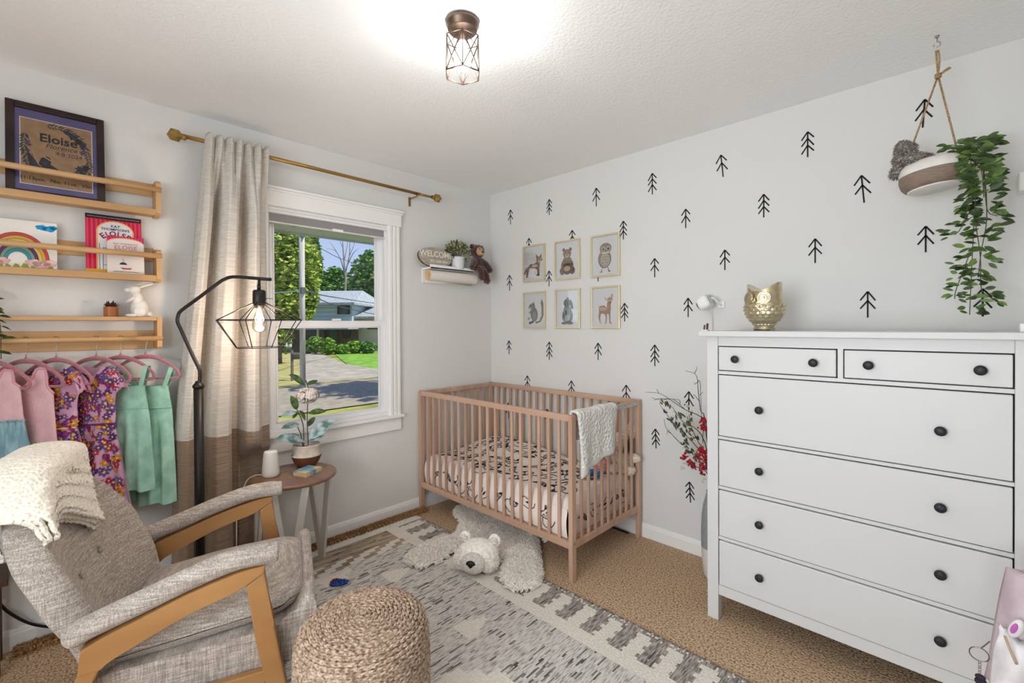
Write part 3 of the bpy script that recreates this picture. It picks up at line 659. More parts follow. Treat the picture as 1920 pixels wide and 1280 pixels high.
FOLD = [(0, -.02), (.04, .03), (.10, .045), (.17, .02), (.20, -.06), (.27, -.065), (.30, .03), (.36, .06), (.47, .058), (.53, .02), (.56, -.045), (.60, -.075), (.655, -.065), (.68, .03), (.74, .06), (.80, .05), (.86, .0), (.90, -.03), (.95, -.04), (1, -.05)]
TOPF = [(i/13, .026*(1 if i % 2 else -1)*(.7+.3*((i*7) % 3)/2)) for i in range(14)]
def cur(u, v):
    z = lerp(2.308, .03, v); k = sm(min(1, v/.2))
    yl = pl(v, [(0, -2.072), (.25, -2.125), (.65, -2.215), (1, -2.23)]); yr = pl(v, [(0, -1.79), (.5, -1.782), (1, -1.762)])
    x = lerp(.141, .142, k) + lerp(pl(u, TOPF), pl(u, FOLD)*1.25, k) + .006*noise.noise(V(u*5, v*3, 1))
    if z < .8 and u > .58: x = min(x, lerp(.30, .052 + .008*sin(u*30), sm(min(1, (.8-z)/.18))*sm(min(1, (u-.58)/.1))))
    return V(x, lerp(yl, yr, u), z + (.010*sin(u*40) if v < .012 else 0))
def cmf(u, v): return 1 if lerp(2.308, .03, v) < .805 else 0
b = MB(); b.sheet(cur, 120, 92, .004, mfn=cmf); b.build('curtain_panel', [CUR, TAU], ct)
b = MB(); b.sheet(lambda u, v: cur(.9+.1*u, v) + V(-.012, .004*u, 0), 10, 60, .002); b.build('lining', LIN, ct)

# ================================================================ corner shelf with paper roll
sf = thing('wall_shelf', 'small white wall ledge in the corner with a paper roll hung underneath', 'shelf', (.05, -.49, 1.76))
b = MB(); b.b2((.001, -.70, 1.756), (.112, -.29, 1.768), bev=.002); b.build('shelf_board', WHITE, sf)
b = MB(); b.b2((.104, -.70, 1.756), (.112, -.29, 1.786), bev=.002); b.build('front_lip', WHITE, sf)
b = MB(); b.b2((.001, -.70, 1.66), (.010, -.29, 1.756), bev=.002); b.build('back_plate', WHITE, sf)
PR = mat('paper_roll', 'E6DED6', rough=.8); CORE = mat('roll_end', 'D9B98E', 'C7A272', 'noise', 200, rough=.9)
b = MB(); M = Matrix.Rotation(-PI/2, 3, 'X'); b.lathe([(.040, 0), (.040, .45)], (.062, -.688, 1.712), 36, M=M, cap=False)
b.mi = 1; b.lathe([(.040, 0), (.012, 0), (.012, .45), (.040, .45)], (.062, -.688, 1.712), 36, M=M, cap=False); b.mi = 0
b.sheet(lambda u, v: (.062 - .0405*cos(v*1.2-.6) + .0*u, lerp(-.686, -.24, u), 1.712 - .0405*sin(v*1.2+.2) - .012*v), 2, 6, .001)
pr = b.build('paper_roll', [PR, CORE], sf)
lab(pr, 'cream paper roll with tan cut end')
ws = thing('welcome_sign', 'oval wooden slice sign reading WELCOME leaning on the corner shelf', 'sign', (.07, -.64, 1.77))
WSL = mat('wood_slice', '9E9283', 'B3A899', 'noise', 25, rough=.8, stretch=(1, 1, 4)); BARK = mat('bark', '4A3F35', '6A5B4C', 'noise', 60, rough=.95, bump=.6)
M = Matrix.Rotation(.12, 4, 'Y')
wx = V(0, 1, 0); wz = V(-.14, 0, 1).normalized(); wo = V(.085, -.635, 1.771+.072)
out = [(.148*cos(a)*(1+.02*sin(3*a)), .076*sin(a)*(1+.03*cos(2*a))) for a in [2*PI*i/48 for i in range(48)]]
b = MB(); b.prism(out, wo, wx, wz, -.018); 
for f in b.bm.faces: f.material_index = 1 if len(f.verts) == 4 else 0
b.build('slice', [WSL, BARK], ws)
WLET = mat('white_lettering', 'E8E4DC', rough=.7); wn = wx.cross(wz)
text('WELCOME', 'lettering', WLET, ws, wo + wn*.0006 + wz*.022 + wx*.01, wx, wz, .062, sx=.98, bold=.0006)
text('TO OUR DEN', 'lettering', WLET, ws, wo + wn*.0006 - wz*.030 + wx*.03, wx, wz, .026, bold=.0003)
b = MB()
for k in (-1, 0, 1): b.bar(wo + wn*.0008 + wx*(-.125+.004*k) + wz*(.012+.01*k), wo + wn*.0008 + wx*(-.108) + wz*(.012+.016*k), .003, .001, up=wn)
b.build('arrow_mark', WLET, ws)
fp = thing('faux_plant', 'small bushy green faux plant in a white pot on the corner shelf', 'plant', (.075, -.42, 1.768))
MB().lathe([(.0, .0), (.042, 0), (.046, .004), (.054, .092), (.056, .094), (.056, .098), (.051, .098), (.05, .085), (0, .084)], (.075, -.42, 1.768), 32).build('pot', mat('white_pot', 'E4E5EA', rough=.4), fp)
LEAFA = mat('faux_leaf_dark', '42492A', '6C7140', 'noise', 60, rough=.6); LEAFB = mat('faux_leaf_pale', '9DA06A', 'C5C49A', 'noise', 60, rough=.6)
b = MB(); c = V(.075, -.42, 1.90)
for i in range(420):
    d = V(R.gauss(0, 1), R.gauss(0, 1), R.gauss(0, 1)+.35).normalized(); p = c + V(d.x*.07, d.y*.098, d.z*.085)*R.uniform(.5, 1.05)
    if p.x < .008: p.x = .008 + R.random()*.02
    if p.z < 1.845: continue
    b.mi = 0 if R.random() < .7 else 1; b.leaf(p, d + V(0, 0, .4), V(R.gauss(0, 1), R.gauss(0, 1), 1).normalized(), R.uniform(.016, .028), R.uniform(.010, .015), seg=3)
for i in range(26):
    d = V(R.gauss(0, .5), R.gauss(0, .7), 1).normalized(); b.mi = 0; b.tube([c + V(0, 0, -.06), c + V(max(-.06, d.x*.06), d.y*.08, d.z*.06)], .0012, 4)
b.build('foliage', [LEAFA, LEAFB], fp, recalc=False)
# brown bear toy
PLUM = mat('plush_maroon', '3B1E1D', '552E2B', 'noise', 120, rough=1, bump=.9, sheen=.5); MUZ = mat('plush_tan', 'B98F6C', 'CBA580', 'noise', 120, rough=1, bump=.5)
tb = thing('teddy_bear', 'dark brown plush bear with tan face sitting on the corner shelf edge', 'soft toy', (.09, -.235, 1.77))
b = MB(); b.ell((.085, -.225, 1.835), (.045, .05, .062)); b.ell((.095, -.235, 1.93), (.05, .056, .052)); b.ell((.085, -.283, 1.965), (.014, .02, .02)); b.ell((.085, -.185, 1.962), (.014, .02, .02))
def limb(p, q, r0, r1): b.tube(bez([p, (Vector(p)+Vector(q))/2 + V(.012, 0, 0), q], 4), [lerp(r0, r1, sin(PI*(i/8*.75+.2))) for i in range(9)], 12); b.ell(q, r1*.98)
limb((.09, -.26, 1.86), (.125, -.315, 1.80), .02, .024); limb((.09, -.19, 1.86), (.12, -.125, 1.79), .02, .024)
limb((.11, -.245, 1.805), (.15, -.235, 1.725), .022, .028); limb((.11, -.205, 1.80), (.15, -.185, 1.70), .022, .028)
b.fur(1500, .009, .004, .6); b.build('body', PLUM, tb, recalc=False)
b = MB(); b.ell((.132, -.24, 1.925), (.022, .036, .034)); b.ell((.145, -.24, 1.913), (.018, .026, .02)); b.build('face', MUZ, tb)
b = MB(); b.ell((.163, -.24, 1.918), (.006, .01, .007)); b.build('nose', BLACK, tb)
for s in (-1, 1): MB().ell((.148, -.24+s*.018, 1.94), .005).build('eye', BLACK, tb)
# ================================================================ pine wall ledges on the window wall
PINE = mat('pine', 'AE8458', 'D2AD80', 'wood', 7, rough=.45, stretch=(1, .12, 1.3), c3='C39C6E', lo=.25, hi=.75, bump=.08)
PINEV = mat('pine_end', 'AE8458', 'D0AB7E', 'wood', 7, rough=.45, stretch=(1.3, 1, .14), c3='C29B6C', lo=.25, hi=.75)
YE, YL = -2.252, -3.02
def ledge(lb, z0, ztop, flip=False):
    t = thing('wall_ledge', lb, 'shelf', (.05, (YE+YL)/2, z0), group='three pine wall ledges')
    for y in (YE-.019, YL):
        b = MB(); b.prism([(.0, 0), (.088, 0), (.1, .012), (.1, ztop-z0-.012), (.088, ztop-z0), (0, ztop-z0)] if not flip else [(0, 0), (.088, 0), (.1, .01), (.1, ztop-z0), (0, ztop-z0)], (.001, y+.019, z0), (1, 0, 0), (0, 0, 1), .019); b.build('end_bracket', PINEV, t)
    if not flip:
        MB().b2((.012, YL+.019, z0+.004), (.1, YE-.019, z0+.016), bev=.002).build('shelf_board', PINE, t)
        MB().b2((.084, YL+.019, z0), (.101, YE-.019, z0+.03), bev=.003).build('front_lip', PINE, t)
        MB().b2((.001, YL+.019, z0+.105), (.010, YE-.019, z0+.168), bev=.002).build('back_board', PINE, t)
        MB().tube([(.098, YL+.004, z0+.123), (.098, YE+.002, z0+.123)], .0125, 16).build('guard_rail', PINE, t)
    else:
        MB().b2((.001, YL+.019, ztop-.018), (.1, YE-.019, ztop), bev=.003).build('shelf_board', PINE, t)
        MB().b2((.001, YL+.019, z0), (.010, YE-.019, z0+.088), bev=.002).build('back_board', PINE, t)
        MB().tube([(.098, YL+.004, 1.288), (.098, YE+.002, 1.288)], .0115, 16).build('hanging_rail', PINE, t)
    return t
ledge('pine wall ledge highest of the three, holding the dark framed birth print', 1.872, 2.038)
ledge('pine wall ledge in the middle of the three, holding the books and the rainbow painting', 1.558, 1.712)
ledge('pine wall ledge lowest of the three, with a rail of hanging dresses', 1.238, 1.390, True)
# framed birth announcement
fr = thing('birth_print', 'dark framed birth announcement with purple mat on the top ledge', 'picture', (.06, -2.6, 1.889))
ez = V(-.10, 0, 1).normalized(); ey = V(0, 1, 0); en = ey.cross(ez); fo = V(.066, -2.60, 1.8885)    # leaning back against the wall
def FP(y, z, d=0): return fo + ey*y + ez*z + en*d
def slab(name, y0, y1, z0, z1, d0, d1, m, par, bev=0):
    b = MB(); c = FP((y0+y1)/2, (z0+z1)/2, (d0+d1)/2); b.box(c, (y1-y0, z1-z0, abs(d1-d0)), Matrix((ey, ez, en)).transposed(), bev); return b.build(name, m, par)
DKW = mat('dark_wood', '1F1414', '33221F', 'wood', 30, rough=.35, stretch=(1, .2, .2))
w, h, f = .152, .40, .026
b = MB(); MM = Matrix((ey, ez, en)).transposed()
for y0, y1, z0, z1 in ((-w, -w+f, 0, h), (w-f, w, 0, h), (-w+f, w-f, 0, f), (-w+f, w-f, h-f, h)): b.box(FP((y0+y1)/2, (z0+z1)/2, -.004), (y1-y0, z1-z0, .022), MM, .003)
b.build('frame', DKW, fr)
mt_ = slab('mat_board', -w+f, w-f, f, h-f, -.009, -.005, mat('mat_purple', '5B5184', '675C92', 'noise', 6, rough=.8), fr)
slab('mat_bevel', -.112, .112, .052, .338, -.005, -.0045, mat('bevel_white', 'E8DFCF', rough=.7), mt_)
kp = slab('kraft_print', -.109, .109, .055, .335, -.0048, -.0040, mat('kraft', 'A37C58', 'B08963', 'noise', 40, rough=.85), fr)
INKP = mat('print_black', '17131A', rough=.8); INKV = mat('print_violet', '2A2A4A', rough=.8); INKL = mat('print_lilac', '6E4E7E', rough=.8); INKG = mat('print_green', '35402F', rough=.8)
text('Eloise', 'printed_name', INKP, fr, FP(.004, .262, -.0036), ey, ez, .05, bold=.0012)
text('Florence', 'printed_name', INKP, fr, FP(.012, .231, -.0036), ey, ez, .028, shear=.3)
text('4\u00b78\u00b72024', 'printed_date', INKV, fr, FP(.036, .204, -.0036), ey, ez, .024)
text('11:13pm.  7lbs. 11oz.  20in.', 'printed_details', INKP, fr, FP(0, .078, -.0036), ey, ez, .0205, bold=.0002)
b = MB()
def petal(y, z, a, L, W, mi, d=-.0036):
    b.mi = mi; n = 5; ca, sa = cos(a), sin(a); vs = []
    for i in range(n): t = i/(n-1); vs.append((L*t, W*sin(PI*t)))
    for i in range(n-2, 0, -1): t = i/(n-1); vs.append((L*t, -W*sin(PI*t)))
    b.f([b.v(FP(y + X*ca - Y*sa, z + X*sa + Y*ca, d)) for X, Y in vs])
def flower(y, z, r, mi): 
    for k in range(9): petal(y, z, k*2*PI/9 + R.random()*.3, r*R.uniform(.7, 1.1), r*.22, mi if k % 3 else 0, -.0035)
def sprig(pts, mi, L):
    q = bez([(y, z, 0) for y, z in pts], 5)
    for i, p in enumerate(q):
        for s in (-1, 1): 
            d = (q[min(i+1, len(q)-1)] - q[max(i-1, 0)]); a = math.atan2(d.y, d.x) + s*R.uniform(.5, .9); petal(p.x, p.y, a, L*R.uniform(.7, 1.1), L*.14, mi if R.random() < .8 else 1)
sprig([(-.03, .32), (.02, .318), (.06, .30), (.085, .26), (.098, .21), (.1, .16), (.085, .115)], 2, .02)
sprig([(-.095, .27), (-.1, .22), (-.092, .17), (-.085, .13)], 2, .024); sprig([(-.1, .2), (-.06, .125)], 2, .02)
for y, z, r, m in ((.03, .307, .014, 1), (.048, .295, .02, 1), (.066, .278, .02, 0), (.08, .262, .018, 1), (.078, .228, .013, 3), (.086, .236, .01, 3), (.072, .152, .02, 1), (.088, .16, .018, 0), (.06, .13, .014, 0), (.078, .13, .016, 1), (-.09, .235, .011, 3), (-.085, .222, .009, 3)): flower(y, z, r, m)
b.mi = 0                                     # butterfly
for pts in ([(-.088, .195), (-.074, .182), (-.064, .155), (-.058, .142), (-.032, .118), (-.052, .105), (-.08, .12), (-.09, .16)], [(-.058, .148), (-.05, .172), (-.034, .185), (-.022, .178), (-.02, .16), (-.024, .142), (-.04, .126)], [(-.05, .14), (-.02, .15), (.006, .132), (.012, .115), (-.01, .108), (-.04, .115)]): b.f([b.v(FP(y, z, -.0034)) for y, z in pts])
b.mi = 1
for pts in ([(-.077, .16), (-.064, .152), (-.05, .128), (-.068, .126)], [(-.046, .158), (-.032, .166), (-.03, .146), (-.042, .136)]): b.f([b.v(FP(y, z, -.0033)) for y, z in pts])
for k in range(7): petal(-.085+.004*k, .186-.006*k, .5, .006, .002, 4, -.0032); petal(-.042+.003*k, .178-.002*k, 1.2, .006, .002, 4, -.0032)
b.build('floral_border', [INKP, INKV, INKG, INKL, mat('kraft_dot', 'C9A680', rough=.8)], kp, recalc=False)
slab('glass', -w+f*.5, w-f*.5, f*.5, h-f*.5, -.0028, -.0018, PGLASS, fr)
# rainbow painting
rp = thing('rainbow_painting', 'childs watercolour of a rainbow with pink clouds on the middle ledge', 'painting', (.06, -2.72, 1.575))
ro = V(.062, -2.72, 1.575)
def RP(y, z, d=0): return ro + ey*y + ez*z + en*d
b = MB(); b.box(RP(0, .108, -.004), (.23, .216, .004), MM, .0005); b.build('paper', mat('water_paper', 'E9E4DE', rough=.85), rp)
b = MB(); cols = ['C7504A', 'D8A85A', 'E2C25E', '5E3F7E', '7FA07E', '3F93A8']
cy_, cz_ = .0, .045
def arc(r0, r1, mi, d):
    b.mi = mi; n = 26; 
    for i in range(n):
        a0, a1 = PI*i/n, PI*(i+1)/n
        b.f([b.v(RP(cy_ + r*cos(a)*1.0, cz_ + r*sin(a)*1.28, d)) for r, a in ((r0, a0), (r1, a0), (r1, a1), (r0, a1))])
for i in range(6): arc(.092-.0105*(i+1), .092-.0105*i, i, -.0017)
for i in range(7): arc(.092-.0105*i-.0006, .092-.0105*i+.0005, 8, -.0015)
def puff(cy, cz, rr, mi, d):
    b.mi = mi; b.f([b.v(RP(cy + rr*cos(a)*(1+.12*sin(5*a)), cz + rr*.62*sin(a)*(1+.12*cos(5*a)), d)) for a in [2*PI*i/30 for i in range(30)]])
for s in (-1, 1):
    for dx, dz_, rr in ((-.022, .0, .024), (.0, -.006, .027), (.024, .002, .022)): puff(s*.068+dx, .038+dz_, rr+.001, 8, -.00135); puff(s*.068+dx, .038+dz_, rr, 6, -.0012)
PCOL = [mat('wc_'+c, c, rough=.85) for c in cols] + [mat('wc_pink', 'E0A8A6', 'E8C4BE', 'noise', 30, rough=.85), mat('wc_blue', '1E8FCB', '3CA6DA', 'noise', 40, rough=.85), mat('wc_line', '4A3436', rough=.85), mat('wc_green', '9AA83C', rough=.85)]
b.build('painted_rainbow', PCOL, rp, recalc=False)
b = MB()
for dx, dz_, rr in ((-.014, .0, .018), (.008, -.003, .02), (.02, .003, .014)): puff(.083+dx, .192+dz_, rr, 7, -.0012)
b.build('painted_cloud', PCOL, rp, recalc=False)
b = MB()
for i in range(9): b.mi = 9; y = -.1+.024*i; z = .02 + .004*(i % 3); b.f([b.v(RP(y+dy, z+dz2, -.0014)) for dy, dz2 in ((-.013, -.012), (.013, -.012), (.006, .004), (-.004, .008))])
b.build('painted_grass', PCOL, rp, recalc=False)
# two picture books
def bookslab(t, y0, y1, z0, z1, d, th, m): 
    b = MB(); c = RP((y0+y1)/2, (z0+z1)/2, d-th/2); b.box(c, (y1-y0, z1-z0, th), MM, .001); return b.build('book_block', m, t)
CREAMP = mat('page_cream', 'E6DFD0', rough=.8); RED1 = mat('cover_red', 'B5082E', rough=.4); RED2 = mat('cover_pink', 'D6305E', rough=.4); GOLD = mat('cover_gold', 'DDAA5A', rough=.5); CWH = mat('cover_white', 'DAD6DA', rough=.45); BND = mat('cover_black', '1C1016', rough=.45); TXT = mat('cover_text', '2C2A34', rough=.6); TXR = mat('cover_crimson', '8A1230', rough=.6); TXP = mat('cover_rose', 'C86A78', rough=.6); YEL = mat('cover_yellow', 'D9A92E', rough=.5); MAG = mat('cover_magenta', 'B01468', rough=.4)
bk = thing('picture_book', 'large red striped picture book standing on the middle ledge behind a smaller book', 'book', (.06, -2.42, 1.575))
oy = .2035+.0985; by0, by1, bz0, bz1 = .205, .401, .0, .282       # relative to ro
bookslab(bk, by0, by1, bz0, bz1, -.002, .010, CREAMP)
b = MB(); D0 = -.0016
def rect(y0, y1, z0, z1, mi, d): b.mi = mi; b.f([b.v(RP(y, z, d)) for y, z in ((y0, z0), (y1, z0), (y1, z1), (y0, z1))])
rect(by0, by1, bz0, bz1, 0, D0); 
for i in range(13): y = by0 + .003 + i*.0152; rect(y, min(by1, y+.007), bz0+.03, bz1-.022, 1, D0+.0002)
rect(by0, by1, bz1-.020, bz1, 2, D0+.0003); rect(by0, by1, bz0, bz0+.03, 3, D0+.0003); rect(by0+.06, by1, bz0, bz0+.016, 2, D0+.0004)
def archpts(yc, hw, z0, zs, rise, n=18): return [(yc-hw, z0)] + [(yc+hw, z0)] + [(yc + hw*cos(PI*i/n), zs + rise*sin(PI*i/n)) for i in range(n+1)]
for hw, rise, mi, d in ((.066, .052, 4, .0005), (.0605, .047, 5, .0007)): b.mi = mi; b.f([b.v(RP(y, z, D0+d)) for y, z in archpts(.307, hw, .03, .205, rise)])
b.mi = 6                                     # doorway panelling
for y0, y1, z0, z1 in ((.262, .264, .03, .13), (.285, .287, .03, .13), (.262, .287, .128, .13), (.262, .287, .05, .052), (.25, .252, .03, .15)): rect(y0, y1, z0, z1, 6, D0+.0009)
b.build('cover', [RED1, RED2, BND, YEL, GOLD, CWH, TXT], bk, recalc=False)
text('A book for precocious grown-ups about a little girl who lives at The Plaza Hotel', 'tagline', CWH, bk, RP(.303, bz1-.0105, D0+.0007), ey, ez, .0056)
text('KAY', 'title_lettering', TXT, bk, RP(.307, .232, D0+.0012), ey, ez, .017, bold=.0002)
text("THOMPSON'S", 'title_lettering', TXT, bk, RP(.307, .217, D0+.0012), ey, ez, .0165, bold=.0002)
for i, ch in enumerate('ELOISE'):            # title letters fanned along an arc
    a = lerp(.62, -.62, i/5); p = RP(.307 - .075*sin(a), .125 + .072*cos(a), D0+.0012); text(ch, 'title_lettering', TXR, bk, p, ey*cos(a) + ez*sin(a), ez*cos(a) - ey*sin(a), .034 if i in (0, 5) else .03, bold=.0008)
b2_ = thing('picture_book', 'small white picture book with a magenta striped top leaning on the red book', 'book', (.08, -2.38, 1.575))
ro2 = ro; ro = ro + V(.016, 0, 0); cy0, cy1, ch_ = .275, .407, .187
bookslab(b2_, cy0, cy1, 0, ch_, -.002, .005, CREAMP)
b = MB(); rect(cy0, cy1, 0, ch_, 0, D0)
for i in range(12): y = cy0 + i*.011; rect(y, y+.0055, ch_-.04, ch_, 1, D0+.0002)
yc = (cy0+cy1)/2
for hw, top, mi, d in ((.0659, ch_-.006, 2, .0004), (.0659, ch_-.0105, 3, .0006)):
    b.mi = mi; b.f([b.v(RP(y, z, D0+d)) for y, z in [(yc-hw, 0), (yc+hw, 0)] + [(yc + hw*cos(PI*i/16), top-.026 + .026*sin(PI*i/16)) for i in range(17)]])
b.mi = 5; b.f([b.v(RP(yc-.01+y, .055+z, D0+.0009)) for y, z in ((-.014, 0), (.014, 0), (.01, .008), (.003, .011), (-.006, .011), (-.012, .006))])
b.tube([RP(yc-.01, .066, D0+.0009), RP(yc-.008, .075, D0+.0009), RP(yc-.013, .085, D0+.0009)], .0007, 4)
b.mi = 4; b.f([b.v(RP(yc+y, .042+z, D0+.0009)) for y, z in ((-.022, 0), (-.012, -.008), (.014, -.008), (.022, 0), (.004, -.002), (-.004, -.002))])
b.build('cover', [MAG, RED2, GOLD, mat('cover_offwhite', 'DDD3CC', rough=.5), RED1, TXT], b2_, recalc=False)
text("KAY THOMPSON'S", 'title_lettering', TXP, b2_, RP(yc, .152, D0+.0012), ey, ez, .0105)
text('ELOISE', 'title_lettering', TXP, b2_, RP(yc, .134, D0+.0012), ey, ez, .026, sx=1.05)
text('AT THE', 'title_lettering', TXT, b2_, RP(yc, .119, D0+.0012), ey, ez, .007); text('PLAZA', 'title_lettering', TXT, b2_, RP(yc+.018, .110, D0+.0012), ey, ez, .013)
text('DRAWINGS BY HILARY KNIGHT', 'title_lettering', TXT, b2_, RP(yc, .022, D0+.0012), ey, ez, .0062)
ro = ro2
# rabbit figurine, succulent, plant leaves at the frame edge
CERW = mat('white_ceramic', 'E2DDD9', rough=.35, bump=.1, bscale=30)
rb = thing('rabbit_figurine', 'white ceramic rabbit sitting up with ears laid back on the lowest ledge', 'figurine', (.06, -2.33, 1.39))
b = MB(); c = V(.06, -2.335, 1.39)
b.ell(c + V(0, .004, .042), (.030, .034, .044), fn=lambda d: 1+.1*max(0, -d.z)); b.ell(c + V(0, -.006, .082), (.024, .024, .036)); b.ell(c + V(0, -.016, .128), (.020, .026, .020), Matrix.Rotation(.25, 3, 'X'))
b.ell(c + V(0, -.038, .124), (.012, .014, .012))
for s in (-1, 1):
    b.tube(bez([c + V(s*.007, .004, .138), c + V(s*.010, .030, .150), c + V(s*.011, .058, .160)], 5), [.006, .0085, .0095, .010, .0105, .0105, .010, .009, .0075, .005, .002], 12, flat=.7)
    b.ell(c + V(s*.020, .002, .026), (.014, .026, .026)); b.ell(c + V(s*.018, -.026, .007), (.010, .022, .008)); b.tube(bez([c + V(s*.018, -.018, .092), c + V(s*.02, -.032, .078), c + V(s*.009, -.042, .070)], 4), [.008, .008, .008, .0075, .007, .0068, .0065, .006, .006], 10)
b.ell(c + V(0, .040, .014), .012); b.build('body', CERW, rb)
for s in (-1, 1): MB().ell(c + V(s*.0155, -.026, .132), (.002, .0025, .002)).build('eye', BLACK, rb)
su = thing('succulent', 'tiny dark succulent in a small wooden pot left of the ceramic rabbit', 'plant', (.06, -2.433, 1.39))
MB().lathe([(0, 0), (.0245, 0), (.0255, .003), (.0265, .044), (.0235, .046), (.022, .040), (0, .038)], (.06, -2.433, 1.39), 12, sm=False).build('pot', mat('wood_pot', '8A4E26', 'A8683A', 'wood', 25, rough=.5, stretch=(1, 1, .1)), su)
b = MB()
for i in range(46):
    a = R.uniform(0, 2*PI); e = R.uniform(.1, 1.2); d = V(cos(a)*cos(e), sin(a)*cos(e), sin(e)); b.leaf(V(.06, -2.433, 1.43) + V(cos(a), sin(a), 0)*.006, d, V(0, 0, 1), R.uniform(.018, .036), .011, -.3, 3)
b.build('foliage', mat('succ_leaf', '3A2426', '5A3C36', 'noise', 80, rough=.5), su, recalc=False)
VINE = mat('vine_leaf', '243518', '4A6230', 'noise', 18, rough=.45); VINEL = mat('vine_leaf_light', '45602A', '6A8440', 'noise', 25, rough=.45); STEM = mat('vine_stem', '4B4A2C', rough=.7)
vp = thing('trailing_plant', 'dark leaved trailing plant hanging at the far left of the lowest ledge', 'plant', (.06, -2.82, 1.39))
MB().lathe([(0, 0), (.038, 0), (.045, .07), (.04, .07), (.038, .06), (0, .06)], (.06, -2.86, 1.39), 24).build('pot', CERW, vp)
b = MB()
for k in range(3):
    q = bez([(.06, -2.85, 1.45), (.10+.01*k, -2.83+.01*k, 1.50-.02*k), (.135, -2.80+.015*k, 1.43-.03*k), (.14, -2.79+.012*k, 1.22)], 6); b.mi = 0; b.tube(q, .0015, 5)
    b.mi = 1
    for i, p in enumerate(q[2:]): b.leaf(p, V(R.gauss(0, .4), .9 if i % 2 else -.6, R.gauss(-.2, .3)), V(.6, 0, .8), R.uniform(.035, .05), .018)
b.build('foliage', [STEM, VINE], vp, recalc=False)

# ================================================================ hangers and dresses
HPINK = mat('hanger_velvet', '9C6068', 'AE7078', 'noise', 200, rough=.95, sheen=.6); CHROME = mat('chrome', 'B9B2A8', rough=.22, metal=1)
ZR = 1.288
def hanger(y, ang, lb, neck):
    d = V(sin(ang), cos(ang), 0); t = thing('hanger', lb, 'hanger', (.098, y, neck), group='pink velvet hangers on the rail'); c = V(.098, y, 0)
    P = lambda a, z: c + d*a + V(0, 0, z)
    q = [P(.0125*cos(a)*1.0+0, ZR + .002 + .0135*sin(a)) for a in [2.9-i*.33 for i in range(12)]] + [P(.004, ZR-.024), P(0, neck+.02), P(0, neck-.004)]
    MB().tube(q, .0016, 8).build('hook', CHROME, t)
    sh_ = [P(-.135, neck-.088), P(-.122, neck-.064), P(-.092, neck-.040), P(-.056, neck-.020), P(-.024, neck-.010), P(0, neck-.008), P(.024, neck-.010), P(.056, neck-.020), P(.092, neck-.040), P(.122, neck-.064), P(.138, neck-.084)]
    q = bez(sh_ + [P(.140, neck-.102), P(.128, neck-.112), P(.06, neck-.112), P(-.06, neck-.112), P(-.126, neck-.112), P(-.14, neck-.102)], 4)
    b = MB(); k = len(q); rr = []
    for p in q: a = abs((p-c).dot(d)); up = p.z > neck-.10; rr.append(lerp(.0112, .0062, min(1, a/.12)) if up else .0050)
    b.tube(q, rr, 8, closed=False, flat=1.0); b.ell(P(0, neck-.002), (.006, .006, .012)); b.build('shoulder_bar', HPINK, t)
    return d
NK = 1.213
hd = {}
HS = [(-2.792, .74, 'pink velvet hanger holding the leftmost dress, only its end in view'), (-2.700, .74, 'pink velvet hanger holding the pink tank dress with rainbow skirt'), (-2.612, .74, 'pink velvet hanger holding the floral dress beside the rainbow skirted dress'), (-2.487, .72, 'pink velvet hanger holding the floral dress next to the green sundresses'), (-2.405, .70, 'pink velvet hanger holding the shorter green sundress behind the floral dress'), (-2.315, .64, 'pink velvet hanger holding the longer green sundress, nearest the curtain')]
for y, a, lb in HS: hanger(y, a, lb, NK)
def dress(y, ang, off, prof, z0, z1, th, wave, nu=46, nv=60, mats=None, mfn=None, depth=0, flare=0, sc_=0, armhole=None, bow=.018):
    """shell garment: prof = [(v, halfwidth left, halfwidth right)], z0 top, z1 hem"""
    d = V(sin(ang), cos(ang), 0); n = V(cos(ang), -sin(ang), 0); c = V(.098, y, 0) + n*off
    def fn(side):
        def g(u, v):
            z = lerp(z0, z1, v); l = pl(v, [(p[0], p[1]) for p in prof]); r = pl(v, [(p[0], p[2]) for p in prof])
            a = lerp(-l, r, u); e = sin(PI*u)**.6
            k = wave(u, v)
            return c + d*a + n*(side*(th*e) + k + flare*v*v*.5) + V(0, 0, z + bow*0)
        return g
    b = MB(); b.grid(fn(1), nu, nv, mfn=mfn); b.grid(fn(-1), nu, nv, mfn=mfn); bmesh.ops.remove_doubles(b.bm, verts=b.bm.verts, dist=.0002)
    return b, c, d, n
def wv(amp, k, ph, v0): return lambda u, v: amp*sin(u*k+ph)*max(0, (v-v0)/(1-v0)) + .003*noise.noise(V(u*6, v*7, ph))
PKN = mat('pink_jersey', 'CFA0A6', 'DDB4B8', 'noise', 8, rough=.95, bump=.2, bscale=150); TRI = mat('pink_trim', 'D59AA4', rough=.9)
def tul(name, c, c2): return mat(name, c, c2, 'noise', 60, rough=.95, stretch=(1, 1, .15), bump=.2)
T_ = [tul('tulle_rose', 'B4686E', 'C98488'), tul('tulle_blue', '6F93A0', '92B0B6'), tul('tulle_green', '98A788', 'B7C0A2'), tul('tulle_yellow', 'C9AE70', 'DCC68C'), tul('tulle_orange', 'C98254', 'DD9C6E')]
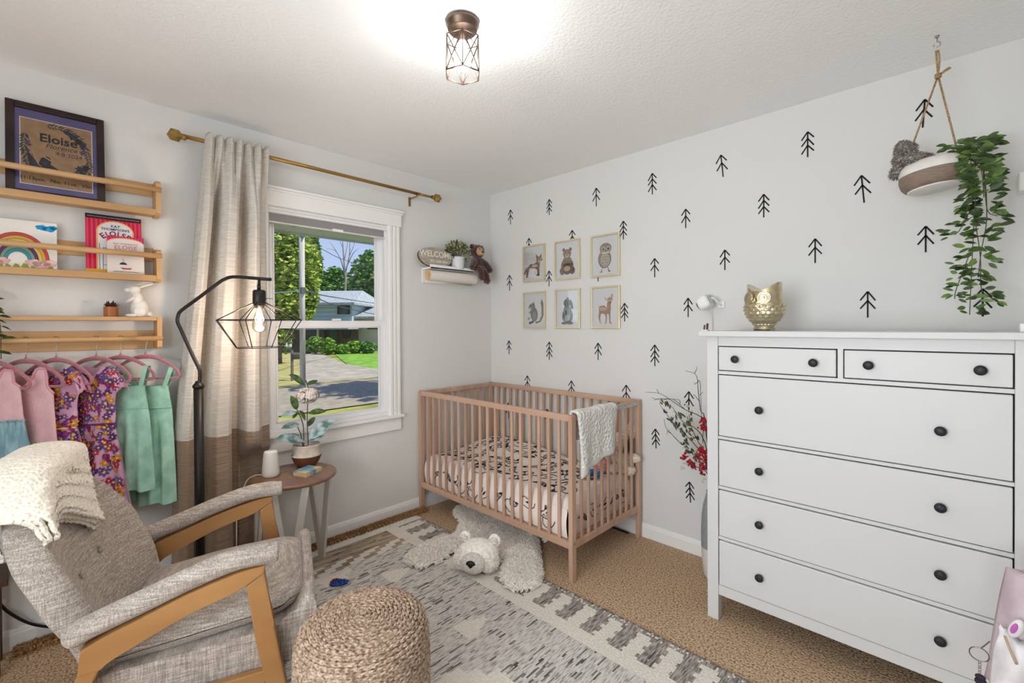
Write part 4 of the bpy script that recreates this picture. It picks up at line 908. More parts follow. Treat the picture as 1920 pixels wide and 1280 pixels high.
def tank(y, ang, lb, off, seq, zsk, hw, tint2):
    prof = [(0, .078, .078), (.1, .080, .082), (.24, .084, .086), (.34, .108, .110), (.62, .110, .114), (1, .118, .124)]
    d = V(sin(ang), cos(ang), 0); n = V(cos(ang), -sin(ang), 0); c = V(.098, y, 0) + n*off
    t = thing('tank_dress', lb, 'dress', (c.x, c.y, .72))
    Z0, Z1 = 1.175, zsk
    def bod(side):
        def g(u, v):
            z = lerp(Z0, Z1, v); l = pl(v, [(p[0], p[1]) for p in prof]); r = pl(v, [(p[0], p[2]) for p in prof]); a = lerp(-l, r, u)
            neck = max(0, 1-((u-.5)/.34)**2); z -= (.075 if side > 0 else .035)*neck**.7*(1-v)**3
            return c + d*a + n*(side*.020*sin(PI*u)**.6 + .004*noise.noise(V(u*4, v*4, y)) - .0*v) + V(0, 0, z)
        return g
    b = MB(); b.grid(bod(1), 30, 34); b.grid(bod(-1), 30, 34); bmesh.ops.remove_doubles(b.bm, verts=b.bm.verts, dist=.0002); b.build('bodice', PKN, t)
    b = MB(); b.tube([bod(1)(i/24, 0) + n*.002 for i in range(25)], .004, 6); b.tube([bod(-1)(i/24, 0) - n*.002 for i in range(25)], .004, 6)
    for s in (0, 1): b.tube([bod(1)(s, i/14*.34) for i in range(15)], .0045, 6)
    b.build('neck_binding', TRI, t)
    tiers = [(zsk+.006, zsk-.135, .120, .15, seq), (zsk-.125, zsk-.29, .146, .165, tint2)]
    for z0, z1, w0, w1, sq in tiers:
        b = MB(); N_ = 60
        for side in (1, -1):
            def g(u, v, side=side): 
                a = lerp(-1, 1, u)*lerp(w0, w1, v); return c + d*a + n*(side*lerp(.024, .042, v)*sin(PI*u)**.5 + .007*sin(u*44+y)*v + .004*sin(u*90)*(1-v)) + V(0, 0, lerp(z0, z1, v) + .004*sin(u*30)*v)
            b.grid(g, N_, 12, mfn=lambda u, v, sq=sq: sq[min(len(sq)-1, int(u*len(sq) + .35*sin(v*5+u*9)*.5))])
            q = [g(i/60, 0) + n*(side*.004*sin(i*2.1)) + V(0, 0, .003*sin(i*1.7)) for i in range(61)]; b.mi = sq[len(sq)//2]; b.tube(q, .004, 5)
        bmesh.ops.remove_doubles(b.bm, verts=b.bm.verts, dist=.0002); b.build('tulle_tier', T_, t)
tank(-2.792, .74, 'pink tank dress with blue and orange tulle, leftmost on the rail', .004, [0, 1, 1, 1], .97, 0, [4, 4, 4, 4])
tank(-2.700, .74, 'pink tank dress with rainbow tulle skirt on the rail', .004, [0, 0, 1, 2, 2, 3], .868, 0, [4, 4, 4, 1, 0, 0])
# floral fabric: base cloth with flowers laid on as real shapes
FLP = mat('floral_pink', 'BC8CA4', 'CCA0B4', 'noise', 12, rough=.85, bump=.15, bscale=60)
FCOL = [FLP] + [mat('flo_'+c, c, rough=.85) for c in ('4A2E6E', '6B1E50', 'A8243A', 'B4762E', '7A5A72', '8C2A6A', 'E0B03E', '5A4A8A')]
def floral(y, ang, lb, off, hem, w1):
    d = V(sin(ang), cos(ang), 0); n = V(cos(ang), -sin(ang), 0); c = V(.098, y, 0) + n*off
    t = thing('floral_dress', lb, 'dress', (c.x, c.y, hem))
    Z0, ZW = 1.182, .92
    def bod(side):
        def g(u, v):
            z = lerp(Z0, ZW, v); w_ = pl(v, [(0, .095), (.12, .112), (.3, .105), (.45, .092), (1, .088)]); a = lerp(-w_, w_, u)
            nk = max(0, 1-((u-.5)/.26)**2); z -= (.055 if side > 0 else .02)*nk*(1-v)**3 + .035*abs(2*u-1)**2*(1-v)
            return c + d*a + n*(side*.026*sin(PI*u)**.6 + .005*noise.noise(V(u*6, v*6, y))) + V(0, 0, z)
        return g
    def skt(side):
        def g(u, v):
            z = lerp(ZW, hem, v); a = lerp(-1, 1, u)*lerp(.088, w1, v**.85)
            return c + d*a + n*(side*lerp(.026, .055, v)*sin(PI*u)**.5 + (.004+.020*v)*sin(u*19+y*7)) + V(0, 0, z + .006*sin(u*19)*v)
        return g
    def decorate(b, fn, cnt, size, vmax=1):
        e = 1e-3
        for _ in range(cnt):
            u, v = R.uniform(.03, .97), R.uniform(.02, vmax); p = fn(u, v); tu = (fn(u+e, v)-p).normalized(); tv = (fn(u, v+e)-p); tv = (tv - tu*tv.dot(tu)).normalized(); nn = tu.cross(tv); 
            if nn.dot(n) < 0: nn = -nn
            o = p + nn*.0016; r = size*R.uniform(.6, 1.2); kind = R.random(); a0 = R.random()*6
            def disc(cx, cy, rx, ry, rot, mi, h, k=9):
                b.mi = mi; b.f([b.v(o + nn*h + tu*(cx + rx*cos(q)*cos(rot) - ry*sin(q)*sin(rot)) + tv*(cy + rx*cos(q)*sin(rot) + ry*sin(q)*cos(rot))) for q in [2*PI*i/k for i in range(k)]])
            if kind < .55:
                m_ = R.choice((1, 1, 3, 4, 8)); 
                for k in range(6): a = a0 + k*PI/3; disc(r*.6*cos(a), r*.6*sin(a), r*.48, r*.3, a, m_, .0002*(k % 2))
                disc(0, 0, r*.3, r*.3, 0, 7, .0006)
            elif kind < .75:      # butterfly wings
                for s in (-1, 1): disc(r*.6*s*cos(a0), r*.6*s*sin(a0), r*.75, r*.4, a0+s*.5, 6, 0); disc(r*.4*s*cos(a0), r*.4*s*sin(a0)-r*.4, r*.45, r*.25, a0-s*.6, 2, .0002)
            else:
                for k in range(4): disc(0, r*(.5*k-.8), r*.3, r*.13, a0 + (k % 2)*1.4, 5, .0001*k)
    b = MB(); b.grid(bod(1), 34, 24); b.grid(bod(-1), 34, 24); bmesh.ops.remove_doubles(b.bm, verts=b.bm.verts, dist=.0002); decorate(b, bod(1), 170, .0155); b.build('bodice', FCOL, t, recalc=False)
    b = MB(); b.grid(skt(1), 54, 34); b.grid(skt(-1), 54, 34); bmesh.ops.remove_doubles(b.bm, verts=b.bm.verts, dist=.0002); decorate(b, skt(1), 330, .0165)
    b.tube([skt(1)(i/50, 0) + n*.003 for i in range(51)], .004, 6); b.mi = 0; b.build('skirt', FCOL, t, recalc=False)
    for s in (-1, 1):             # flutter sleeves
        b = MB()
        def slv(u, v, s=s): 
            a = lerp(-.9, .9, u); p = c + d*(s*(.088 + .036*v)) + V(0, 0, 1.158 - .03*v - .05*v*v) + n*(.034*sin(a)*(1+.3*v) + .006*sin(u*22)*v) + V(0, 0, -.05*(1-cos(a))); return p
        b.sheet(slv, 26, 8, .002); decorate(b, slv, 26, .013); b.build('sleeve', FCOL, t, recalc=False)
floral(-2.612, .74, 'pink and purple floral dress beside the pink tank dress', .008, .56, .155)
floral(-2.487, .72, 'pink and purple floral dress in front of the green sundresses', .016, .50, .165)
MINT = mat('mint_cotton', '8FBBA6', 'A9D2BF', 'noise', 14, rough=.85, bump=.35, bscale=28)
def sundress(y, ang, lb, off, ztop, zw, hem, w0, w1, shift, straps):
    d = V(sin(ang), cos(ang), 0); n = V(cos(ang), -sin(ang), 0); c = V(.098, y, 0) + n*off + d*shift
    t = thing('sundress', lb, 'dress', (c.x, c.y, hem), group='mint green sundresses')
    def bod(side):
        def g(u, v): a = lerp(-1, 1, u)*lerp(w0*.82, w0, v); return c + d*a + n*(side*.014*sin(PI*u)**.6 + .003*noise.noise(V(u*5, v*5, y+off))) + V(0, 0, lerp(ztop, zw, v))
        return g
    def skt(side):
        def g(u, v): a = lerp(-1, 1, u)*lerp(w0, w1, v**.7); return c + d*a + n*(side*lerp(.016, .034, v)*sin(PI*u)**.5 + .008*sin(u*26+off*99)*min(1, v*3)*(.5+.5*v)) + V(0, 0, lerp(zw, hem, v) + .005*sin(u*13)*v)
        return g
    b = MB(); b.grid(bod(1), 26, 12); b.grid(bod(-1), 26, 12); bmesh.ops.remove_doubles(b.bm, verts=b.bm.verts, dist=.0002); b.build('bodice', MINT, t)
    b = MB(); b.grid(skt(1), 44, 26); b.grid(skt(-1), 44, 26); bmesh.ops.remove_doubles(b.bm, verts=b.bm.verts, dist=.0002); b.tube([skt(1)(i/40, 0) + n*.002 for i in range(41)], .0022, 5); b.build('skirt', MINT, t)
    for s, za in straps:
        p = c + d*(s*w0*.72) + V(0, 0, ztop); q = c - d*shift + d*(s*.112 - shift*0) + V(0, 0, za)
        b = MB(); b.bar(p + n*.012, q + n*.012, .018, .003, up=n); b.bar(p - n*.012, q - n*.012, .018, .003, up=n); b.box(q, (.018, .018, .004), Matrix((d, n, V(0,0,1))).transposed()); b.build('strap', MINT, t)
sundress(-2.315, .64, 'mint green sundress at the back, with the lower hem beside the curtain', -.004, 1.065, .962, .515, .085, .105, .022, ((-1, 1.155), (1, 1.15)))
sundress(-2.405, .70, 'mint green sundress in front, shorter, tucked beside the floral dress', -.002, 1.075, .972, .60, .085, .115, .03, ((-1, 1.155), (1, 1.165)))
# ================================================================ floor lamp
lp = thing('floor_lamp', 'black metal floor lamp with a geometric wire cage shade and glowing bulb', 'floor lamp', (.33, -2.16, 0))
DL_ = 2.1
top = oD(372, 722, DL_); base_xy = V(top.x, top.y, 0)
def LP(x, y): p = oD(x, y, DL_); return p
MB().lathe([(0, 0), (.115, 0), (.118, .004), (.115, .016), (.03, .022), (.02, .03), (0, .03)], base_xy, 40).build('base', BLACK, lp)
b = MB(); b.tube([base_xy + V(0,0,.02), base_xy + V(0,0,top.z)], .0195, 18); b.lathe([(.022, -.012), (.024, -.006), (.022, .002), (.014, .010), (.011, .02)], base_xy + V(0,0,top.z), 20); b.build('pole', BLACK, lp)
s_ = [LP(374, 722), LP(375, 700), LP(373, 690), LP(366, 676), LP(352, 646), LP(338, 615), LP(333, 603), LP(334, 592), LP(340, 582), LP(370, 560), LP(410, 530), LP(422, 523), LP(436, 519), LP(460, 520), LP(508, 524)]
MB().tube(bez(s_, 3), .0078, 12).build('arm', BLACK, lp)
so = LP(486, 546); b = MB()
b.tube([LP(486, 524), LP(485.5, 534)], .006, 10); b.tube([LP(485.5, 533), LP(485.5, 543)], .008, 10); b.lathe([(0, .006), (.022, .006), (.027, .0), (.0275, -.055), (.024, -.06), (.024, -.066), (.02, -.068), (.019, -.078), (0, -.078)], so, 24); b.tube([so + V(0,0,-.034) + RT*.02, so + V(0,0,-.034) + RT*.062], .0016, 6); b.build('socket', BLACK, lp)
cc = so.copy(); R1, R2 = .180, .098; zt_, zm, zb = so.z-.052, LP(486, 600).z, LP(486, 651).z
b = MB(); K = 8; ph = .2
ring = lambda r, z: [V(cc.x + r*cos(ph+2*PI*i/K), cc.y + r*sin(ph+2*PI*i/K), z) for i in range(K)]
A, B_, C_ = ring(.026, zt_), ring(R1, zm), ring(R2, zb)
for i in range(K):
    b.tube([A[i], B_[i]], .0021, 6); b.tube([B_[i], C_[i]], .0021, 6); b.tube([B_[i], B_[(i+1) % K]], .0021, 6); b.tube([C_[i], C_[(i+1) % K]], .0021, 6); b.tube([A[i], A[(i+1) % K]], .0021, 6)
b.build('wire_cage', BLACK, lp)
bz = so.z - .078
bu = MB().lathe([(.012, 0), (.013, -.012), (.020, -.032), (.029, -.062), (.031, -.078), (.028, -.094), (.018, -.106), (0, -.111)], (so.x, so.y, bz), 28, cap=False).build('bulb', glassmat('bulb_glass', 'FFF6EC', .7), lp)
b = MB()
for i in range(6): a = i*PI/3; b.tube([V(so.x + .006*cos(a), so.y + .006*sin(a), bz-.02), V(so.x + .009*cos(a), so.y + .009*sin(a), bz-.075)], .0016, 5)
b.tube([(so.x, so.y, bz), (so.x, so.y, bz-.02)], .005, 8); b.build('filament', emit('filament_glow', 'FFC890', 55), bu)
def lamp(name, kind, loc, energy, color, size=.03, rot=None, sy=None):
    l = bpy.data.lights.new(name, kind); l.energy = energy; l.color = color
    if kind in ('POINT', 'SPOT'): l.shadow_soft_size = size
    if kind == 'AREA':
        l.size = size
        if sy: l.shape = 'RECTANGLE'; l.size_y = sy
    o = bpy.data.objects.new(name, l); COL.objects.link(o); o.location = loc
    if rot: o.rotation_euler = rot
    return o
lamp('floor_lamp_light', 'POINT', (so.x, so.y, bz-.055), 8.5, (1, .86, .74), .03)

# ================================================================ side table and what stands on it
TX, TY, TZ = .27, -1.71, .55
st = thing('side_table', 'round wood topped side table with pale hairpin style V legs by the window', 'side table', (TX, TY, 0))
TTOP = mat('table_oak', '6A4A34', '947058', 'wood', 10, rough=.22, stretch=(.15, 1, 1), c3='7E5C44', lo=.3, hi=.7, spec=.6)
MB().lathe([(0, 0), (.2, 0), (.208, .004), (.212, .012), (.208, .021), (.2, .024), (0, .024)], (TX, TY, TZ-.024), 64).build('tabletop', TTOP, st)
TLEG = mat('table_leg', 'C9C4BC', rough=.5)
for a in (-.5, PI/2+.4, PI+.45, 4.6):
    b = MB(); f = V(TX + .19*cos(a), TY + .19*sin(a), 0)
    for da in (-.42, .42):
        q = V(TX + .185*cos(a+da), TY + .185*sin(a+da), TZ-.024); b.bar(f + (q-f)*.0 + V(0,0,0), q, .036, .016, up=(cos(a), sin(a), 0), bev=.002)
    b.build('leg', TLEG, st)
sm_ = thing('sound_machine', 'white tapered night light sound machine on the side table', 'sound machine', (.225, -1.815, TZ))
MB().lathe([(0, 0), (.036, 0), (.041, .004), (.0425, .016), (.042, .035), (.036, .105), (.0335, .125), (.0315, .132), (.028, .133)], (.225, -1.815, TZ), 40, cap=False).build('body', mat('sound_white', 'D3CDC8', rough=.4), sm_)
MB().lathe([(.0315, .130), (.028, .1335), (0, .1335)], (.225, -1.815, TZ), 40, cap=False).build('touch_top', WHITE, sm_)
tag(MB().tube(bez([(.19, -1.84, TZ+.006), (.17, -1.88, TZ+.004), (.15, -1.915, TZ-.03), (.21, -1.97, .40), (.24, -1.985, .22), (.18, -2.0, .06), (.10, -2.05, .012)], 8), .0022, 6).build('power_cord', mat('cord_cream', 'E2D6C6', rough=.5)), 'thin cream cord dropping from the side table edge to the floor', 'cord')
px, py = .165, -1.605
hy = thing('potted_hydrangea', 'potted artificial white hydrangea with green leaves on the side table', 'plant', (px, py, TZ))
PG = mat('pot_glaze', 'B9AEA0', 'C8BDB0', 'noise', 30, rough=.55); PBR = mat('pot_clay', '5E3D2C', '71492F', 'noise', 30, rough=.6)
b = MB(); prof = [(0, 0), (.045, 0), (.05, .002), (.066, .022), (.077, .048), (.081, .060)]; b.mi = 1; b.lathe(prof, (px, py, TZ), 44, cap=False); b.mi = 0
b.lathe([(.081, .060), (.0815, .063), (.075, .066), (.074, .085), (.0725, .115), (.0725, .122), (.069, .122), (.068, .108), (0, .105)], (px, py, TZ), 44, cap=False); b.build('pot', [PG, PBR], hy)
def HP(x, y, dx=0): return oX(x, y, px+dx)
LG = mat('silk_leaf', '35492E', '5E7A45', 'noise', 22, rough=.4); LB = mat('silk_leaf_blue', '54746C', 'A9BDC2', 'noise', 22, rough=.35); STM = mat('silk_stem', '3E3A2A', rough=.6)
b = MB(); r0 = V(px, py, TZ+.11)
fl = HP(577, 741)
stems = [[r0 + V(0, .01, 0), HP(576, 790), HP(577, 750)], [r0 + V(.0, -.015, 0), HP(568, 795), HP(557, 768)], [r0 + V(0, -.02, 0), HP(564, 815), HP(558, 800)], [HP(577, 750), HP(578, 728), HP(573, 712)]]
for s in stems: b.tube(bez(s, 5), .0026, 7)
b.build('stems', STM, hy)
LV = [((571, 722), (545, 700), .02, 0), ((575, 722), (596, 711), .0, 0), ((557, 768), (547, 742), .02, 0), ((556, 772), (528, 778), .03, 1), ((560, 770), (548, 784), .0, 0), ((560, 770), (576, 787), -.02, 0), ((578, 775), (612, 768), .03, 0), ((562, 795), (529, 800), .02, 1), ((570, 826), (521, 818), .04, 1), ((578, 824), (626, 783), .03, 1), ((580, 826), (608, 814), .05, 1), ((574, 828), (556, 824), .05, 1), ((577, 800), (590, 780), -.02, 0), ((566, 826), (538, 812), -.03, 0), ((578, 826), (610, 797), -.02, 1)]
b = MB()
for (x0, y0), (x1, y1), dx, mi in LV:
    p = HP(x0, y0); q = HP(x1, y1, dx); b.mi = mi; d = q-p; b.leaf(p, d, V(.55, -.25, .75), d.length, d.length*.46, .12, 6)
b.build('leaves', [LG, LB], hy, recalc=False)
b = MB()
for i in range(130):
    d = V(R.gauss(0,1), R.gauss(0,1), R.gauss(0,1)+.2).normalized(); p = fl + V(d.x*.046, d.y*.056, d.z*.038); t, w_ = frame(d)
    for k in range(4):
        a = k*PI/2 + i; e = t*cos(a) + w_*sin(a); b.leaf(p, e + d*.25, d, .017, .016, -.1, 3)
b.build('flower_head', mat('petal_white', 'C9C0B8', 'DED6D0', 'noise', 60, rough=.7), hy, recalc=False)
bb = thing('small_book', 'small thick book with a blue and green illustrated cover on the side table', 'book', (.33, -1.66, TZ))
bM = Matrix.Rotation(-1.11, 3, 'Z'); bc = V(.325, -1.665, TZ)
MB().box(bc + V(0,0,.0125), (.115, .082, .021), bM, .001).build('page_block', mat('page_tan', 'C9A37C', 'DDBE98', 'noise', 300, rough=.8, stretch=(.02, .02, 1)), bb)
b = MB(); b.box(bc + V(0,0,.024), (.12, .088, .002), bM, .0008); b.box(bc + V(0,0,.001), (.12, .088, .002), bM, .0008); b.box(bc + bM @ V(0, .043, .0125), (.12, .002, .024), bM, .0008); b.build('cover', mat('book_cover_art', '2F86C4', 'D2C29A', 'noise', 22, rough=.35, c3='7E9AA0', lo=.35, hi=.65), bb)

# ================================================================ armchair
LINEN = mat('chair_linen', '7C716A', 'CFC8C1', 'weave', 300, rough=.95, c3='A4988D', lo=.38, hi=.62, bump=.35, sheen=.15)
OAK = mat('chair_oak', '94683E', 'B68A58', 'wood', 8, rough=.4, stretch=(1, .2, .6), c3='A4784A', lo=.3, hi=.7)
CM = Matrix(((.9397, .342, 0, .864), (-.342, .9397, 0, -2.23), (0, 0, 1, 0), (0, 0, 0, 1)))
ch = thing('armchair', 'grey linen armchair with oak frame in the left foreground', 'armchair', M=CM)
def cbuild(b, name, m, **k): return b.build(name, m, ch, world=False, **k)
def contour(b, pts, x, w, bev=.006):
    """side profile (y, z) extruded across x"""
    A = [b.v((x-w/2, y, z)) for y, z in pts]; B = [b.v((x+w/2, y, z)) for y, z in pts]; k = len(pts)
    fa = b.bm.faces.new(A); fb = b.bm.faces.new(B[::-1]); es = list(fa.edges)+list(fb.edges)
    for i in range(k): b.f([A[i], B[i], B[(i+1) % k], A[(i+1) % k]])
    bmesh.ops.bevel(b.bm, geom=es, offset=bev, segments=2, profile=.6, affect='EDGES', clamp_overlap=True)
def yz(l, n=5): return [(p.x, p.y) for p in bez([(y, z, 0) for y, z in l], n)]
for s in (-1, 1):
    x = s*.325
    up_ = yz([(-.255, .452), (-.20, .478), (-.12, .506), (-.01, .545), (.12, .578), (.195, .585)], 4); lo_ = yz([(.13, .525), (-.0, .488), (-.12, .438), (-.19, .405), (-.215, .385)], 4)
    b = MB(); contour(b, up_ + [(.192, .560)] + lo_ + [(-.262, .38)], x, .052); arm = cbuild(b, 'arm', OAK)
    b = MB(); contour(b, [(.142, .530), (.192, .562), (.212, .39), (.220, .375), (.280, .02), (.228, .02), (.168, .375), (.160, .39)], x, .042); cbuild(b, 'leg', OAK)
    b = MB(); contour(b, [(-.262, .385), (-.212, .392)] + yz([(-.235, .34), (-.27, .25), (-.34, .12), (-.40, .02)], 4) + [(-.455, .02)] + yz([(-.405, .10), (-.33, .23), (-.285, .33)], 4), x, .046); cbuild(b, 'leg', OAK)
    MB().bar((x, .215, .225), (x, -.30, .215), .024, .040, bev=.004).build('side_stretcher', OAK, ch, world=False)
    b = MB()                                    # upholstered arm pad
    path = bez([(x, -.292, .478), (x, -.25, .500), (x, -.13, .540), (x, 0, .583), (x, .12, .612), (x, .232, .612)], 6); k = len(path)
    b.tube(path, [.040*(min(1, .5+i*.25) if i < 3 else 1)*(1 if i < k-2 else .93) for i in range(k)], 20, flat=.78, up=(0, 0, 1))
    o = cbuild(b, 'arm_pad', LINEN); q = o.modifiers.new('bev', 'BEVEL'); q.width = .012; q.segments = 3; q.limit_method = 'ANGLE'
for y, z in ((.235, .17), (-.30, .17)): MB().b2((-.31, y-.013, z-.02), (.31, y+.013, z+.02), bev=.004).build('stretcher', OAK, ch, world=False)
b = MB()                                        # seat cushion: puffy slab, crown in the middle, higher in front
def cush(u, v, top):
    x = lerp(-.272, .272, u); y = lerp(-.235, .312, v); e = (sin(PI*u)*1.0)**.35*(sin(PI*v))**.28
    q = max(0, (abs(2*u-1)-.6)/.4)*max(0, (v-.75)/.25); y -= .05*q*q; q2 = max(0, (v-.8)/.2)*max(0, (abs(2*u-1)-.5)/.5); x -= (.03*q2*q2)*(1 if x > 0 else -1)
    zm_ = lerp(.362, .402, v); return V(x*(.985+.015*e) if top else x, y, zm_ + (.062*e + .012*sin(PI*u)*sin(PI*v) if top else -.052*e**.8) + .003*noise.noise(V(x*7, y*7, top)))
b.grid(lambda u, v: cush(u, v, 1), 36, 36); b.grid(lambda u, v: cush(u, v, 0), 36, 36); bmesh.ops.remove_doubles(b.bm, verts=b.bm.verts, dist=.0004); cbuild(b, 'seat_cushion', LINEN)
b = MB(); P_ = [(-.27, .20), (-.28, .30), (-.24, .335), (.0, .342), (.2, .352), (.262, .362), (.298, .405), (.315, .424), (.338, .420), (.345, .395), (.340, .33), (.318, .27), (.26, .235), (.1, .215), (-.1, .20)]
contour(b, yz(P_ + [P_[0]], 3)[:-1], 0, .59, .022); cbuild(b, 'seat_base', LINEN)
BACKY = [(.20, -.262), (.30, -.280), (.39, -.312), (.545, -.385), (.70, -.432), (.865, -.462)]
def backf(u, v):
    s = lerp(.20, .865, v); w_ = pl(v, [(0, .255), (.2, .265), (.45, .312), (.6, .322), (.72, .305), (.83, .255), (.92, .18), (.975, .10), (1, .035)])
    t = 2*u-1; x = w_*t; yb = pl(s, BACKY)
    wing = .105*abs(t)**2.3*pl(v, [(0, .35), (.4, 1), (.6, .9), (.78, .5), (1, 0)]); return V(x, yb + wing, s + .0*t)
b = MB(); b.sheet(backf, 26, 26, .085); cbuild(b, 'backrest', LINEN, sub=1)
for bx, bz_ in ((-.085, .562), (.085, .552)):
    yb = pl(bz_, BACKY) + .0555
    b = MB(); b.ell((bx, yb, bz_), (.0125, .007, .0125)); o = cbuild(b, 'button', LINEN)
# knitted throw over the chair back
KNIT = mat('cream_knit', 'DDD2BF', 'F4ECDE', 'vor', 100, rough=1, bump=.45, lo=.05, hi=.5, sheen=.3)
kt = thing('knit_throw', 'folded cream knitted throw draped over the armchair back', 'throw', M=CM @ Matrix.Translation((.1, -.38, .62)))
def backtop(x): return .865 - .155*max(0, (abs(x)-.03)/.25)**2.2        # crest line of the rounded back
def knit(off, x0, x1, Lf, Lb, skew):
    """cloth following the chair back: Lf down the front, over the crest, Lb down behind"""
    def fn(u, v):
        x = lerp(x0, x1, u); Lfr = Lf + skew*(u-.5)*2; L = lerp(-Lfr, Lb, v); zt = backtop(x) + .052 + off; c = sm(max(0, min(1, (.07-L)/.14)))
        z = zt - .06 + math.sqrt(max(0, .07**2 - L*L))*.86 if abs(L) < .07 else zt - .06 - (abs(L)-.07)
        yb = pl(max(.3, min(.865, z)), BACKY); wing = .105*abs(x/.32)**2.3*pl(z, [(.5, 1), (.62, .85), (.72, .5), (.86, .1)])
        ridge = .0042*(abs(sin(u*44 + (int(v*26) % 2)*1.57)) * abs(sin(v*26*PI))) + .007*noise.noise(V(u*3, v*3, off*50))
        return V(x + .012*sin(v*5+off*90), yb + wing + lerp(-.050-off, .050+off, c) + ridge*(1 if c > .5 else -1), z + .006*sin(u*7+off*60))
    return fn
b = MB()
b.sheet(knit(.004, -.09, .255, .19, .12, -.105), 44, 60, .012); b.sheet(knit(.018, -.085, .26, .186, .12, -.103), 44, 60, .012); b.sheet(knit(.033, -.098, .265, .194, .12, -.108), 44, 60, .013)
b.T = CM; b.bm.transform(CM); b.T = None
b.build('knitted_cloth', KNIT, kt)

# ================================================================ jute pouf
JUTE = mat('jute', '7C6450', 'CDB8A4', 'noise', 90, rough=.75, c3='AC9480', lo=.35, hi=.65, bump=.5)
pf = thing('pouf', 'round braided jute pouf on the rug in the foreground', 'pouf', (1.452, -1.935, 0))
pc = V(1.452, -1.935, .012); b = MB()
prof = [(.0, .392), (.06, .393), (.12, .391), (.158, .386), (.180, .376), (.195, .356), (.202, .325), (.205, .26), (.206, .18), (.205, .12), (.201, .06), (.192, .02), (.178, .0)]
path = []; tot = 0; P2 = [V(r, z, 0) for r, z in prof]; P2 = bez(P2, 8); cum = [0]
for a, c in zip(P2, P2[1:]): cum.append(cum[-1] + (c-a).length)
def onprof(s):
    for i in range(len(P2)-1):
        if s <= cum[i+1]: t = (s-cum[i])/max(1e-9, cum[i+1]-cum[i]); return P2[i].lerp(P2[i+1], t), (P2[i+1]-P2[i]).normalized()
    return P2[-1], (P2[-1]-P2[-2]).normalized()
pitch = .0135
b.lathe([(max(0, p.x-.004), p.y-.004) for p in P2[::4]], pc, 48, cap=True)
s = .004; a = 0; left = []; i = 0
strand = [[], [], []]
while s < cum[-1]-.005:
    p, tg = onprof(s); r = max(p.x, .004); nrm = V(-tg.y, tg.x, 0)
    if nrm.x*0 + nrm.y < 0 and p.y > .34: nrm = -nrm
    nrm = V(tg.y*-1, tg.x, 0); nrm = nrm if (nrm.x >= -.2 and (nrm.x > .3 or nrm.y > 0)) else -nrm
    for k in range(3):       # three plaited strands
        q = i*.62 + k*2*PI/3; off = .0038*sin(q); h = .0024*sin(2*q)
        pp = p + tg*off + nrm*(h*1.2+.0005); strand[k].append(pc + V(pp.x*cos(a), pp.x*sin(a), pp.y))
    step = .0068; a += step/r; s += pitch*step/(2*PI*r); i += 1
for k in range(3): b.tube(strand[k], .0042, 5, cap=False)
b.build('braided_cover', JUTE, pf, recalc=False)

# ================================================================ area rug
RGI = mat('rug_ivory', 'D2CCC0', 'EAE5DA', 'noise', 120, rough=1, bump=.6, lo=.3, hi=.7); RGG = mat('rug_grey', '77716C', 'D6D2CC', 'noise', 110, rough=1, stretch=(1.6, .22, 1), bump=.6, bscale=120, lo=.30, hi=.56, c3='B6B1AB')
RGD = mat('rug_streak', '4E4A47', '8A857F', 'noise', 60, rough=1, stretch=(1.5, .2, 1)); RGB_ = mat('rug_dark', '5A534E', 'B8B0A8', 'noise', 110, rough=1, stretch=(1.6, .22, 1), bump=.6, bscale=120, lo=.32, hi=.62, c3='8E8680'); RGT = mat('rug_taupe', '8E7D6A', 'BBAA94', 'noise', 40, rough=1, stretch=(1.6, .12, 1), bump=.6, bscale=120, lo=.35, hi=.62)
rx0, rx1, ry0, ry1 = .055, 2.50, -2.36, -.825
b = MB(); nx, ny = 326, 128; dx_, dy_ = (rx1-rx0)/nx, (ry1-ry0)/ny
RR = random.Random(3)
def rugz(x, y): return .010 + .0016*noise.noise(V(x*60, y*14, 0))
def rugm(i, j):
    """woven stepped pattern: tabs along the borders, ivory bands, stepped diamonds in a grey field"""
    x = rx0 + (i+.5)*dx_; y = ry0 + (j+.5)*dy_; ym = -1.5925; v = abs(y-ym); half = (ry1-ry0)/2; e = half - v        # e: distance from the long edge
    jit = RR.choice((0, 0, 0, .012)); xe = min(x-rx0, rx1-x)
    if xe < .05: return 1
    if xe < .11: return 0 if RR.random() < .97 else 1
    if e < .19:                                # tabs
        k = (x - rx0 + (.012*(int(e/.03) % 2)))/.138; fr = k - math.floor(k)
        if e < .03: return 4 if RR.random() < .8 else 0
        return 0 if fr < .48 else 4
    if e < .265: return 0
    if xe < .26: return 3 if e > .27 else 0      # taupe block at the ends
    if xe < .36:
        k = (y - ym)/.17; fr = k - math.floor(k); return 0 if (fr + .25*(int(xe/.025) % 4)) % 1 < .55 else (3 if x < 1 else 1)
    # stepped diamonds
    kx = (x - .98)/.62; fx = abs(kx - round(kx))*.62; st_ = math.floor(fx/.055)*.055; dv = abs(v - .27) 
    if abs(v-.02) < .135 - st_*.9 + jit and fx < .21: return 0
    if .19 < v < .33 and fx > .25 and (v-.19) < .14 - math.floor((.31-fx)/.0138)*.022: return 0
    return 1
cells = [[rugm(i, j) for j in range(ny)] for i in range(nx)]
for i in range(nx):
    for j in range(ny):
        if cells[i][j] in (1, 3, 4) and RR.random() < .028:      # dark weft streaks along y
            l = RR.randint(2, 6); base_ = cells[i][j]
            for k in range(l):
                if j+k < ny and cells[i][j+k] == base_ : cells[i][j+k] = 2
g = [[b.v((rx0+i*dx_, ry0+j*dy_, rugz(i*dx_, j*dy_))) for j in range(ny+1)] for i in range(nx+1)]
